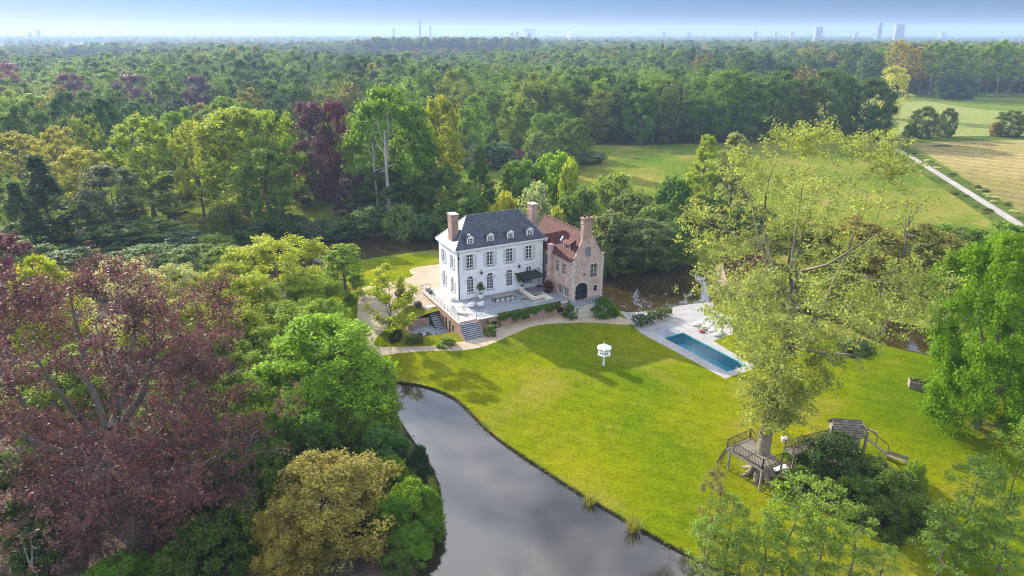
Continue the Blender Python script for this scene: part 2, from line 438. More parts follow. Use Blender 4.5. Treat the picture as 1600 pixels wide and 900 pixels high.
# colours of leaf (linear albedo)
LIME = (.15, .185, .014); YELLOW = (.19, .165, .02); GREEN = (.062, .105, .016); FRESH = (.085, .14, .016); DARK = (.026, .052, .016)
MID = (.048, .082, .018); GREY = (.085, .105, .055); SILVER = (.22, .235, .17); COPPER = (.075, .026, .032); RED = (.12, .025, .03)
TAN = (.19, .135, .035); OLIVE = (.105, .10, .022); BLUE = (.045, .075, .05); STRAW = (.21, .19, .06); PURPLE = (.065, .032, .055)
ORANGE = (.23, .135, .03)

# prototypes ------------------------------------------------------
NEAR = [proto('broadleaf', 11, 42000, .36, 1.0, 18, 7, cb=.08, n1=80, n2=7, n3=1, shell=120, tr=.34),
        proto('broadleaf', 12, 42000, .34, .95, 18, 7, cb=.10, n1=85, n2=7, n3=1, shell=90, tr=.34, lobes=.28)]
NEAR_AIRY = [proto('airy_tree', 21, 26000, .32, .75, 18, 7, cb=.16, shape='umbrella', n1=70, n2=7, n3=2, tr=.3, minr=.015, lobes=.28),
             proto('airy_tree', 22, 24000, .32, .75, 18, 6, cb=.12, n1=70, n2=7, n3=1, tr=.28, minr=.015, lobes=.28)]
MIDS = [proto('broadleaf', 31, 14000, .58, 1.2, 22, 7, cb=.06, n1=60, n2=6, shell=110, tr=.4, minr=.05),
        proto('broadleaf', 32, 14000, .58, 1.15, 22, 7, cb=.10, shape='umbrella', n1=60, n2=6, shell=80, tr=.4, minr=.05, lobes=.26),
        proto('broadleaf', 33, 13000, .56, 1.1, 22, 6, cb=.05, shape='column', n1=60, n2=5, shell=110, tr=.35, minr=.05)]
MID_AIRY = [proto('airy_tree', 41, 12500, .50, .95, 22, 7, cb=.26, shape='umbrella', n1=60, n2=7, n3=1, tr=.42, minr=.03, K=6),
            proto('airy_tree', 42, 13000, .50, .95, 22, 7, cb=.16, n1=60, n2=7, n3=1, tr=.42, minr=.03, lobes=.26),
            proto('airy_tree', 43, 11500, .48, .9, 22, 6, cb=.20, shape='umbrella', n1=55, n2=7, n3=1, tr=.38, minr=.03, lobes=.26)]
COPPER_MID = proto('broadleaf', 35, 15000, .50, 1.1, 22, 7, cb=.05, n1=60, n2=6, shell=100, tr=.4, minr=.05, kw_leaf='copper_leaf')
COPPER_FAR = proto('forest_copper', 88, 7000, .68, 1.6, 24, 7, one=True, cb=.02, n1=34, n2=5, shell=90, tr=.4, minr=.2, kw_leaf='copper_leaf')
CONE = proto('conifer', 51, 14000, .46, .8, 20, 5, cb=.02, shape='cone', n1=110, n2=5, shell=120, tr=.3, up=.1, minr=.05)
POPLAR = proto('poplar', 52, 11000, .46, .8, 22, 3.6, cb=.06, shape='column', n1=70, n2=5, shell=60, tr=.3, minr=.04)
WILLOW = proto('weeping_willow', 53, 14000, .6, .8, 12, 5, cb=.35, shape='dome', n1=50, n2=7, hang=2.2, aspect=.3, tr=.35, minr=.05)
SHRUB = [proto('shrub', 61, 13000, .27, .6, 5, 3.2, cb=.03, shape='dome', n1=50, n2=6, shell=90, tr=.1, trunk_top=.7, minr=.03),
         proto('shrub', 62, 13000, .27, .55, 5, 3.0, cb=.03, shape='dome', n1=55, n2=6, shell=60, tr=.1, trunk_top=.75, minr=.03, lobes=.3)]
SHRUB_FAR = [proto('shrub', 63, 4200, .48, .75, 5, 3.2, cb=.03, shape='dome', n1=40, n2=5, shell=70, tr=.1, trunk_top=.7, minr=.03),
             proto('shrub', 64, 4200, .46, .75, 6, 2.8, cb=.03, shape='round', n1=40, n2=5, shell=50, tr=.1, trunk_top=.8, minr=.03, lobes=.3)]
SAPLING = [proto('sapling', 71, 5600, .14, .36, 10, 1.7, cb=.14, shape='round', n1=46, n2=5, n3=1, tr=.075, K=0, minr=.006, bark='bark'),
           proto('sapling', 72, 4200, .14, .34, 10, 1.4, cb=.16, shape='column', n1=44, n2=5, n3=1, tr=.07, minr=.006, bark='bark')]
FAR = [proto('forest_broadleaf', 81, 8000, .68, 1.7, 24, 7, one=True, cb=.02, n1=34, n2=5, shell=90, tr=.4, minr=.2, lobes=.22),
       proto('forest_broadleaf', 82, 8000, .68, 1.6, 24, 7, one=True, cb=.02, shape='umbrella', n1=34, n2=5, shell=90, tr=.4, minr=.2, lobes=.26),
       proto('forest_broadleaf', 83, 7000, .66, 1.4, 25, 5.5, one=True, cb=.02, shape='column', n1=36, n2=5, shell=80, tr=.35, minr=.2),
       proto('forest_broadleaf', 84, 8000, .68, 1.6, 23, 7, one=True, cb=.02, shape='round', n1=36, n2=6, shell=80, tr=.4, minr=.2, lobes=.3)]
DENSE = proto('dense_oak', 91, 26000, .62, 1.25, 24, 9, cb=.01, n1=90, n2=6, shell=320, tr=.5, minr=.08, core=.7, lobes=.16)
BIG_MAPLE = proto('big_maple', 92, 95000, .30, .95, 20, 8, cb=.04, n1=130, n2=7, n3=1, shell=320, core=.6, tr=.42, minr=.02, lobes=.28)
FAR_CONE = proto('forest_conifer', 85, 5000, .62, 1.1, 24, 4.5, one=True, cb=.04, shape='cone', n1=60, n2=4, shell=60, tr=.3, up=.1, minr=.2)
FAR_POPLAR = [proto('tall_poplar', 86, 6000, .62, 1.3, 28, 6, one=True, cb=.34, shape='round', n1=40, n2=6, shell=40, tr=.5, minr=.08, lean=(2.0, 0)),
              proto('tall_poplar', 87, 5600, .62, 1.2, 28, 5.5, one=True, cb=.36, shape='umbrella', n1=40, n2=6, shell=20, tr=.5, minr=.08, lean=(3.0, 0))]
_rg = random.Random(5)
def vary(c, s=.12):
    k = 1 + _rg.uniform(-s, s); return tuple(max(.005, v * k * (1 + _rg.uniform(-s, s) * .5)) for v in c)
def T(p, name, label, px, top, Y, pw, tint, cat='tree', group=None, zb=None, lean=0):
    z0 = float(gz(0.0 + x_at(px, Y, 2), Y)) if zb is None else zb
    zt = z_at(px, top, Y); h = zt - z0
    x = x_at(px, Y, z0 + h * .6); rad = pw / F_PX * depth(Y, z0 + h * .6) / 2
    if isinstance(p, list): p = p[_rg.randrange(len(p))]
    return plant(p, name, label, cat, x, Y, z0 - .05, h, rad, vary(tint, .06), _rg.uniform(0, 6.28), group, lean)
# ================================================================= ground, water, paths
WZ = -0.17
def wz(pts): return [tuple(at_z(px, py, WZ)[:2]) for px, py in pts]
def zz(pts): return [tuple(at_z(px, py, 0)[:2]) for px, py in pts]
def gg(pts): return [gp(px, py) for px, py in pts]
def smooth_poly(P, it=2):                       # corner cutting for soft outlines
    P = np.array(P)
    for _ in range(it):
        Q = np.roll(P, -1, 0); P = np.stack([P * .75 + Q * .25, P * .25 + Q * .75], 1).reshape(-1, 2)
    return [tuple(p) for p in P]
lake_poly = smooth_poly(wz([(606, 601), (620, 598), (640, 600), (665, 605), (690, 613), (708, 622), (722, 632), (738, 648), (755, 667), (772, 682), (795, 699), (825, 719), (855, 739), (890, 762),
                (925, 784), (960, 804), (1000, 827), (1040, 850), (1080, 871), (1130, 893), (1200, 918), (1300, 938), (1420, 940), (1560, 935), (1800, 960)])
                + [(70, 34), (60, 18), (-10, 12)] + wz([(620, 960), (645, 915), (655, 888), (672, 860), (685, 834), (691, 806), (689, 778), (682, 750), (667, 722), (645, 692), (622, 657), (605, 628), (600, 612)]), 1)
moat_poly = smooth_poly(wz([(943, 466), (957, 478), (972, 493), (1000, 490), (1035, 483.5), (1070, 477), (1130, 470), (1200, 477), (1280, 498), (1330, 518), (1370, 537), (1400, 546), (1440, 554), (1500, 567), (1560, 585), (1640, 604), (1760, 640),
                (1900, 600), (1640, 556), (1500, 530), (1440, 512), (1380, 503), (1320, 480), (1250, 455), (1180, 436), (1120, 423), (1060, 413), (1030, 418), (1005, 426), (980, 429), (950, 424)])
                + [(20.5, 119), (14, 127), (5, 135), (-4, 140)] + wz([(690, 371), (640, 370), (600, 369), (550, 373), (500, 378), (450, 388), (395, 402), (330, 420), (350, 436), (430, 441), (480, 429), (540, 413.5), (560, 408.5), (590, 403), (640, 396), (690, 390)])
                + [(-9, 122), (-1, 118), (5, 114), (9.2, 109.5)], 1)
drive_poly = smooth_poly(gg([(702, 411), (660, 416), (639, 421), (641, 427), (648, 430), (638, 434), (612, 440), (580, 446), (562, 452), (559, 470), (559, 490), (556, 508), (552, 520), (556, 538), (572, 550), (588, 556),
                 (633, 550), (690, 548), (727, 547), (753, 543), (780, 532), (809, 519), (833, 509), (860, 506), (900, 504), (940, 505), (985, 509),
                 (987, 502), (973, 496), (950, 490), (927, 489), (900, 491), (877, 492), (850, 495), (815, 502), (777, 511), (760, 524), (730, 533), (712, 535), (690, 540), (660, 541), (630, 542), (600, 542), (584, 541),
                 (586, 530), (600, 516), (615, 496), (632, 479), (653, 474), (660, 480), (668, 486)]) + [hw(-3.3, .6), hw(-3.3, 6.5), hw(1.5, 6.7), hw(5, 8), hw(7, 14)], 1)
patio_c = hw(-7.0, -3.05); PATIO_Z = -0.15
patio_poly = [hw(-3.4, -0.9), hw(-4.4, -0.9)]
_pc = (-6.35, -3.1)
for a in np.linspace(R(62), R(248), 16): patio_poly.append(hw(_pc[0] + 2.75 * math.cos(a), _pc[1] + 2.75 * math.sin(a)))
patio_poly += [hw(-5.3, -6.3), hw(-3.4, -6.3)]
terrace_poly = [hw(-3.4, 6.6), hw(-3.4, -8.0), hw(-0.6, -8.0), hw(14.2, -7.7), hw(14.2, -10.0), hw(20.3, -10.3), hw(20.3, 4.5), hw(14.4, 4.5), hw(14.4, 7.2), hw(0, 7.2), hw(0, 6.6)]
pw1, pw2, pw3 = [at_z(*p)[:2] for p in ((1067, 520), (1167, 571), (1136, 581))]
pw4 = pw1 + (pw3 - pw2)
pool_poly = [tuple(pw1), tuple(pw2), tuple(pw3), tuple(pw4)]
deck_poly = zz([(985, 506), (968, 490), (1000, 483), (1070, 470), (1112, 464), (1116, 484), (1145, 497), (1146, 522), (1114, 533), (1184, 573.5), (1133, 591.5), (1003, 521.5)])
bed_poly = smooth_poly(gg([(1205, 745), (1230, 715), (1290, 700), (1345, 705), (1400, 730), (1450, 775), (1475, 830), (1440, 838), (1380, 830), (1320, 812), (1260, 790)]), 1)
island = [tuple(p) for p in [(-19, 79), (-16, 74)]]
lawn_poly = [at_z(588, 600)[:2].tolist(), at_z(606, 600)[:2].tolist()] + [(-4, 50), (0, 11), (66, 16), (72, 36), (78, 68)] + wz([(1560, 583), (1440, 553)]) + [(30, 99), (15, 97), (9, 110), (2, 116), (-12, 125)] + wz([(640, 400), (540, 417), (430, 445)]) + [(-40, 108), (-30, 100), (-26, 95), (-23, 88), (-21, 84)]
floor_poly = [(-160, 8), (-11, 8), (-6, 48), (-14.6, 75), (-20.5, 80), (-22.8, 86), (-25.5, 94), (-29, 100), (-40, 107), (-60, 112), (-160, 118)]
track_c = [at_z(*p)[:2] for p in ((1340, 203), (1375, 214), (1400, 232), (1440, 255), (1480, 280), (1520, 305), (1550, 324), (1582, 345), (1640, 384))]
def ribbon(C, w):
    C = np.array(C); t = np.gradient(C, axis=0); t /= np.linalg.norm(t, axis=1)[:, None]; n = np.stack([-t[:, 1], t[:, 0]], 1)
    return [tuple(p) for p in np.concatenate([C + n * w, (C - n * w)[::-1]])]
track_poly = ribbon(track_c, 1.15)
verge_poly = ribbon(track_c, 5.0)
stubble_poly = zz([(1418, 224), (1480, 221), (1600, 219), (1760, 217), (1900, 400), (1640, 362), (1600, 335), (1560, 312), (1500, 272), (1450, 242)])
crop_poly = zz([(1392, 212), (1394, 195), (1402, 160), (1445, 158), (1540, 172), (1640, 178), (1760, 186), (1760, 209), (1600, 212), (1440, 216)])
edge_poly = zz([(1400, 214), (1760, 210), (1760, 217), (1480, 221), (1416, 224), (1380, 222)])
sward_poly = zz([(1402, 159), (1415, 143), (1600, 141), (1800, 141), (1800, 190), (1640, 178), (1540, 172), (1445, 158)])
forest_poly = [(-900, 290), (-330, 285), (-180, 292), (-60, 280), (0, 268), (45, 262), (100, 272), (118, 290), (150, 420), (175, 520), (280, 560), (700, 560), (760, 800), (-900, 800)]

REG = [('terrace_hole', terrace_poly), ('patio_hole', patio_poly), ('pool_hole', pool_poly), ('lake', lake_poly), ('moat', moat_poly), ('pool_deck', deck_poly), ('gravel_drive', drive_poly), ('planting_bed', bed_poly),
       ('lawn', lawn_poly), ('forest_floor', floor_poly), ('gravel_track', track_poly), ('verge', verge_poly), ('stubble_field', stubble_poly), ('field_edge', edge_poly), ('crop_field', crop_poly), ('sward_field', sward_poly), ('forest_ground', forest_poly)]
V2, E2 = [], []
def densify(P, step):
    out = []
    for a, b in zip(P, P[1:] + P[:1]):
        a, b = np.array(a, float), np.array(b, float); n = max(1, int(np.linalg.norm(b - a) / step))
        out += [a + (b - a) * i / n for i in range(n)]
    return out
POLYD = {}
for nm, P in REG:
    far = nm in ('gravel_track', 'verge', 'stubble_field', 'crop_field', 'field_edge', 'sward_field', 'forest_ground')
    D = densify([tuple(p) for p in P], 60 if far else (6 if nm in ('lawn', 'forest_floor') else 1.6)); POLYD[nm] = np.array(D)
    b = len(V2); V2 += [Vector(p) for p in D]; E2 += [(b + i, b + (i + 1) % len(D)) for i in range(len(D))]
rg = np.random.default_rng(3)
for x in np.arange(-34, 34, 1.8):
    for y in np.arange(74, 128, 1.8): V2.append(Vector((x + rg.uniform(-.3, .3), y + rg.uniform(-.3, .3))))
for x in np.arange(-110, 120, 9.0):
    for y in np.arange(12, 170, 9.0): V2.append(Vector((x + rg.uniform(-1, 1), y + rg.uniform(-1, 1))))
for r in (400, 900, 2000, 5000, 11000):
    for a in np.linspace(0, 2 * np.pi, 24, endpoint=False): V2.append(Vector((r * math.cos(a), 60 + r * math.sin(a))))
res = delaunay_2d_cdt(V2, E2, [], 0, 1e-4)
GV = np.array([(v[0], v[1]) for v in res[0]]); GF = np.array([f[:] for f in res[2] if len(f) == 3])
def inside(P, X, Y):
    P = np.asarray(P); r = np.zeros(len(X), bool); j = len(P) - 1
    for i in range(len(P)):
        xi, yi, xj, yj = P[i, 0], P[i, 1], P[j, 0], P[j, 1]
        c = ((yi > Y) != (yj > Y)) & (X < (xj - xi) * (Y - yi) / (yj - yi + 1e-12) + xi); r ^= c; j = i
    return r
C = GV[GF].mean(1); cls = np.full(len(GF), -1)
for i in range(len(REG) - 1, -1, -1): cls[inside(POLYD[REG[i][0]], C[:, 0], C[:, 1])] = i
hz_ = gz(GV[:, 0], GV[:, 1]) * np.clip((170 - np.hypot(GV[:, 0], GV[:, 1] - 60)) / 60, 0, 1)
def region(nm, idx, mat, z=None, kind='structure'):
    f = GF[np.isin(cls, idx)]; u, inv = np.unique(f, return_inverse=True)
    zz_ = hz_[u] if z is None else np.full(len(u), z)
    V = np.concatenate([GV[u], zz_[:, None]], 1)
    F = inv.reshape(-1, 3)
    a = V[F[:, 1]] - V[F[:, 0]]; b = V[F[:, 2]] - V[F[:, 0]]
    flip = (a[:, 0] * b[:, 1] - a[:, 1] * b[:, 0]) < 0; F[flip] = F[flip][:, ::-1]
    o = link(nm, mesh_np(nm, V, F), mat); return tag(o, kind=kind)
ids = {n: i for i, (n, _) in enumerate(REG)}

# materials
def grass(name, stops, patch=.05, fine=2.6, stripes=None, dry=None, bump=.5):
    t = NT(name); v = t.obj()
    n = t.noise(v, patch, 5, .62); col = t.ramp(n, stops)
    m = t.noise(v, .55, 5, .7); col = t.mix(1.0, col, t.ramp(m, [(.3, (.80, .82, .8)), (.7, (1.2, 1.16, 1.1))]), 'MULTIPLY')
    if dry:
        d = t.noise(v, .11, 4, .6, dist=.4); col = t.mix(t.maprange(d, .52, .70, 0, .8), col, dry)
    if stripes:
        w = t.new('TexWave', wave_type='BANDS', bands_direction='X'); mp = t.new('Mapping'); mp.inputs['Rotation'].default_value = (0, 0, stripes[0]); t.L(v, mp.inputs[0]); t.L(mp.outputs[0], w.inputs[0])
        w.inputs['Scale'].default_value = stripes[1]; w.inputs['Distortion'].default_value = 1.2; w.inputs['Detail'].default_value = 3
        col = t.mix(stripes[2], col, t.ramp(w.outputs['Fac'], [(0, (.6, .62, .6)), (1, (1.3, 1.3, 1.2))]), 'MULTIPLY')
    f = t.noise(v, fine, 4, .8); col = t.mix(1.0, col, t.ramp(f, [(.28, (.52, .58, .5)), (.72, (1.42, 1.36, 1.3))]), 'MULTIPLY')
    return t.bsdf(col, .95, 0, 0, t.bump(f, bump, .12))
M['lawn'] = grass('lawn', [(.36, (.078, .128, .002)), (.52, (.132, .158, .002)), (.68, (.185, .180, .005))], dry=(.205, .175, .03), stripes=(R(-62), .17, .11))
M['meadow'] = grass('meadow', [(.33, (.07, .125, .014)), (.5, (.125, .160, .02)), (.67, (.195, .185, .04))], patch=.028, fine=.9, dry=(.23, .185, .06))
M['farm'] = grass('farm_land', [(.35, (.05, .09, .02)), (.5, (.10, .14, .035)), (.65, (.20, .20, .08))], patch=.004, fine=.15)
M['crop'] = grass('crop', [(.3, (.17, .21, .06)), (.7, (.23, .245, .09))], patch=.02, fine=.5)
M['sward'] = grass('sward', [(.3, (.09, .145, .02)), (.7, (.14, .175, .035))], patch=.02, fine=.5)
M['edge'] = grass('rough_edge', [(.3, (.045, .075, .014)), (.7, (.10, .125, .025))], patch=.06, fine=.6)
M['stubble'] = grass('stubble', [(.3, (.16, .15, .05)), (.5, (.24, .20, .075)), (.7, (.32, .255, .12))], patch=.02, fine=.5, stripes=(R(-38), .045, .34), dry=(.20, .15, .08))
M['floor'] = mottled('woodland_floor', (.035, .028, .018), (.15, .115, .085), .35, .95, .05, fine=4)
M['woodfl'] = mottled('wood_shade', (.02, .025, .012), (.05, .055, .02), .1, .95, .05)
M['gravel'] = mottled('gravel', (.30, .245, .17), (.42, .345, .25), .25, .95, .1, fine=3.5, bump=.3)
M['track'] = mottled('track', (.26, .24, .21), (.36, .335, .30), .2, .95, .1, fine=1)
M['deck'] = mottled('pale_stone', (.25, .238, .222), (.34, .325, .305), .8, .7, .25, fine=3)
M['soil'] = mottled('soil', (.05, .036, .022), (.13, .095, .06), .5, .95, .05, fine=3)
t = NT('lake_water'); v = t.geo()
n1 = t.noise(v, .35, 3, .5); n2 = t.noise(v, 2.2, 3, .6)
h = t.math('ADD', t.math('MULTIPLY', n1, .7), t.math('MULTIPLY', n2, .25))
col = t.ramp(t.noise(v, .06, 4, .6), [(.3, (.016, .016, .012)), (.7, (.034, .030, .018))])
M['water'] = t.bsdf(col, .045, 0, .5, t.bump(h, .07, .05), IOR=1.62)
t = NT('moat_water'); v = t.geo(); h = t.noise(v, .8, 3, .5)
M['moat_water'] = t.bsdf(t.ramp(t.noise(v, .09, 4, .6), [(.3, (.022, .015, .006)), (.7, (.050, .034, .012))]), .03, 0, .5, t.bump(h, .04, .05), IOR=1.7)
M['bank'] = mottled('bank', (.018, .016, .010), (.055, .045, .028), .8, .95, .05, fine=4)

region('lawn', [ids['lawn']], M['lawn']); region('gravel_drive', [ids['gravel_drive']], M['gravel'])
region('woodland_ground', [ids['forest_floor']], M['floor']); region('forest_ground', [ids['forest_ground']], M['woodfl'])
region('meadow', [-1], M['meadow']).name = 'ground'
region('track', [ids['gravel_track']], M['track']); region('verge', [ids['verge'], ids['field_edge']], M['edge'])
region('stubble_field', [ids['stubble_field']], M['stubble']); region('crop_field', [ids['crop_field']], M['crop']); region('sward_field', [ids['sward_field']], M['sward'])
region('pool_deck', [ids['pool_deck']], M['deck']); region('planting_bed', [ids['planting_bed']], M['soil'])
region('lake_water', [ids['lake']], M['water'], WZ); region('moat_water', [ids['moat']], M['moat_water'], WZ)
def skirt(nm, P, z1, mat, top=None):
    P = np.array(P); n = len(P); zt = gz(P[:, 0], P[:, 1]) if top is None else np.full(n, top)
    V = np.concatenate([np.c_[P, zt + .03], np.c_[P, np.full(n, z1)]]); i = np.arange(n); k = (i + 1) % n
    return tag(link(nm, mesh_np(nm, V, np.stack([i, k, k + n, i + n], 1)), mat), kind='structure')
for nm in ('lake', 'moat'):
    o = skirt(nm + '_bank', POLYD[nm], -1.4, M['bank']); md = o.modifiers.new('solid', 'SOLIDIFY'); md.thickness = .12; md.offset = 0
# swimming pool: basin walls, floor and water
M['tile'] = mottled('pool_tile', (.03, .42, .44), (.06, .54, .55), 1.5, .4, .4)
Pp = np.array(densify(pool_poly, 1.6))
skirt('pool_basin', Pp, -1.5, M['tile'], top=-.03); region('pool_floor', [ids['pool_hole']], M['tile'], -1.45)
t = NT('pool_water'); tr = t.new('BsdfTransparent'); tr.inputs[0].default_value = (.34, .84, .86, 1)
gl = t.new('BsdfGlossy'); gl.inputs['Roughness'].default_value = .03
nb = t.bump(t.noise(t.geo(), 1.6, 3, .5), .08, .05); t.L(nb, gl.inputs['Normal'])
fr = t.new('Fresnel'); fr.inputs['IOR'].default_value = 1.45
ms = t.new('MixShader'); t.L(fr.outputs[0], ms.inputs[0]); t.L(tr.outputs[0], ms.inputs[1]); t.L(gl.outputs[0], ms.inputs[2]); t.L(ms.outputs[0], t.out.inputs[0])
M['pool_water'] = t.m
region('pool_water', [ids['pool_hole']], M['pool_water'], -.14)
# puddle in the stubble
P = [at_z(1470 + 17 * math.cos(a) * (1 + .25 * math.sin(3 * a)), 228 + 1.4 * math.sin(a)) for a in np.linspace(0, 2 * math.pi, 24, endpoint=False)]
o = MB().prism([(p[0], p[1]) for p in P], -.02, .03).build('puddle', M['water']); tag(o, kind='structure')
# worn tramlines, flower-specked grass etc stay in the materials

# air between here and the horizon
hz = MB().box(-7500, 7500, -60, 7800, -3, 104).build('haze'); tag(hz, kind='stuff')
hm = bpy.data.materials.new('haze'); hm.use_nodes = True; hm.node_tree.nodes.clear()
pv = hm.node_tree.nodes.new('ShaderNodeVolumePrincipled'); ho = hm.node_tree.nodes.new('ShaderNodeOutputMaterial')
pv.inputs['Color'].default_value = (.41, .56, .86, 1); pv.inputs['Density'].default_value = 0.00021; pv.inputs['Anisotropy'].default_value = .2
hm.node_tree.links.new(pv.outputs[0], ho.inputs['Volume']); hz.data.materials.append(hm)
# ================================================================= buildings
def facade_mat(name, c0, c1, rough=.85):
    return mottled(name, c0, c1, .6, rough, .2, fine=5)
M['white_wall'] = facade_mat('white_render', (.70, .71, .715), (.80, .80, .80))
M['white'] = mottled('white_paint', (.76, .76, .75), (.83, .83, .82), 2, .5, .35)
M['greywhite'] = mottled('shutter_paint', (.50, .51, .52), (.58, .59, .60), 2, .6, .3)
M['glass'] = NT('window_glass').bsdf((.018, .022, .028), .06, 0, .6)
M['dark_metal'] = mottled('dark_metal', (.018, .022, .026), (.035, .04, .045), 3, .5, .4)
M['lead'] = mottled('lead', (.16, .18, .20), (.24, .26, .28), 1, .6, .3)
M['stone'] = mottled('pale_limestone', (.42, .38, .32), (.58, .53, .46), 1.2, .85, .2, fine=5)
M['pale_pave'] = mottled('pale_paving', (.36, .33, .30), (.46, .43, .40), .8, .75, .2, fine=3)
M['bluestone'] = mottled('bluestone', (.16, .18, .20), (.27, .29, .31), .8, .6, .3, fine=2.5)
M['tread'] = mottled('stair_stone', (.24, .26, .28), (.34, .36, .38), .9, .7, .25, fine=4)
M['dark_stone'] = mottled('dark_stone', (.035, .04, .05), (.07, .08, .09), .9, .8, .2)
M['teak'] = mottled('weathered_wood', (.17, .145, .115), (.31, .27, .22), 1.2, .8, .2, sc3=(1, 6, 6), fine=6)
M['dark_wood'] = mottled('dark_wood', (.055, .04, .028), (.14, .105, .075), 1.5, .85, .15, fine=6)
M['cloth_white'] = mottled('white_cushion', (.58, .56, .53), (.66, .64, .61), 2, .9, .1)
M['cream'] = mottled('cream_cushion', (.55, .49, .42), (.68, .62, .55), 2, .95, .05)
M['magenta'] = mottled('magenta_fabric', (.25, .03, .11), (.36, .05, .17), 2, .95, .05)
M['black_cloth'] = mottled('black_canvas', (.012, .020, .020), (.022, .032, .032), 1.5, .85, .2)
def brick(name, a, b, mortar, rows=.075, wd=.24):
    t = NT(name); v = t.obj(); s = t.new('SeparateXYZ'); t.L(v, s.inputs[0])
    c = t.new('CombineXYZ'); t.L(t.math('ADD', s.outputs[0], s.outputs[1]), c.inputs[0]); t.L(s.outputs[2], c.inputs[1])
    br = t.new('TexBrick'); t.L(c.outputs[0], br.inputs['Vector']); br.inputs['Scale'].default_value = 1
    br.inputs['Brick Width'].default_value = wd; br.inputs['Row Height'].default_value = rows; br.inputs['Mortar Size'].default_value = .012
    br.inputs['Color1'].default_value = a + (1,); br.inputs['Color2'].default_value = b + (1,); br.inputs['Mortar'].default_value = mortar + (1,)
    st = t.noise(v, .9, 6, .7); col = t.mix(1.0, br.outputs['Color'], t.ramp(st, [(.3, (.68, .66, .66)), (.7, (1.3, 1.28, 1.26))]), 'MULTIPLY')
    pt = t.noise(v, 3.2, 4, .75); col = t.mix(t.maprange(pt, .56, .72, 0, .55), col, (.46, .38, .33))
    return t.bsdf(col, .9, 0, .15, t.bump(st, .25, .03))
M['brick'] = brick('old_brick', (.39, .215, .175), (.48, .32, .27), (.52, .46, .42))
M['brick_wall'] = brick('garden_brick', (.27, .135, .095), (.36, .20, .15), (.38, .31, .25))
M['chim_brick'] = brick('chimney_brick', (.30, .17, .13), (.37, .23, .18), (.38, .32, .27))
def tiles(name, c0, c1, row, wd, rough, spec):
    t = NT(name); v = t.obj(); s = t.new('SeparateXYZ'); t.L(v, s.inputs[0])
    c = t.new('CombineXYZ'); t.L(t.math('ADD', s.outputs[0], s.outputs[1]), c.inputs[0]); t.L(s.outputs[2], c.inputs[1])
    br = t.new('TexBrick'); t.L(c.outputs[0], br.inputs['Vector']); br.inputs['Scale'].default_value = 1
    br.inputs['Brick Width'].default_value = wd; br.inputs['Row Height'].default_value = row; br.inputs['Mortar Size'].default_value = .02
    br.inputs['Color1'].default_value = c0 + (1,); br.inputs['Color2'].default_value = c1 + (1,); br.inputs['Mortar'].default_value = tuple(x * .45 for x in c0) + (1,)
    n = t.noise(v, .8, 6, .7); col = t.mix(1.0, br.outputs['Color'], t.ramp(n, [(.3, (.5, .53, .56)), (.7, (1.6, 1.55, 1.45))]), 'MULTIPLY')
    f = t.noise(v, 5, 3, .7)
    return t.bsdf(col, t.maprange(f, .3, .7, rough - .1, rough + .12), 0, spec, t.bump(f, .3, .03))
M['slate'] = tiles('slate', (.036, .048, .064), (.064, .080, .102), .16, .28, .5, .35)
M['red_tile'] = tiles('red_tile', (.066, .016, .014), (.122, .034, .027), .26, .24, .75, .25)
M['shingle'] = tiles('wood_shingle', (.12, .10, .08), (.24, .21, .17), .16, .3, .9, .1)

def arc(s0, s1, z0, zs, zt, n=8):
    """outline of a round-headed opening"""
    c, r = (s0 + s1) / 2, (s1 - s0) / 2
    return [(s0, z0), (s1, z0)] + [(c + r * math.cos(a), zs + (zt - zs) * math.sin(a)) for a in np.linspace(0, math.pi, n + 1)]
def rect(s0, s1, z0, z1): return [(s0, z0), (s1, z0), (s1, z1), (s0, z1)]
def wall(mb, outline, holes, fn, reveal=.22):
    V, E, n = [], [], 0
    for P in [outline] + holes:
        V += [Vector(p) for p in P]; E += [(n + i, n + (i + 1) % len(P)) for i in range(len(P))]; n += len(P)
    r = delaunay_2d_cdt(V, E, [], 0, 1e-5)
    vv = np.array([(a[0], a[1]) for a in r[0]]); ff = np.array([f[:] for f in r[2]])
    c = vv[ff].mean(1); ok = inside(outline, c[:, 0], c[:, 1])
    for h in holes: ok &= ~inside(h, c[:, 0], c[:, 1])
    mb.add([fn(s, 0, z) for s, z in vv], [tuple(f) for f in ff[ok]])
    for h in holes:
        k = len(h); mb.add([fn(s, 0, z) for s, z in h] + [fn(s, reveal, z) for s, z in h], [(i, (i + 1) % k, k + (i + 1) % k, k + i) for i in range(k)])
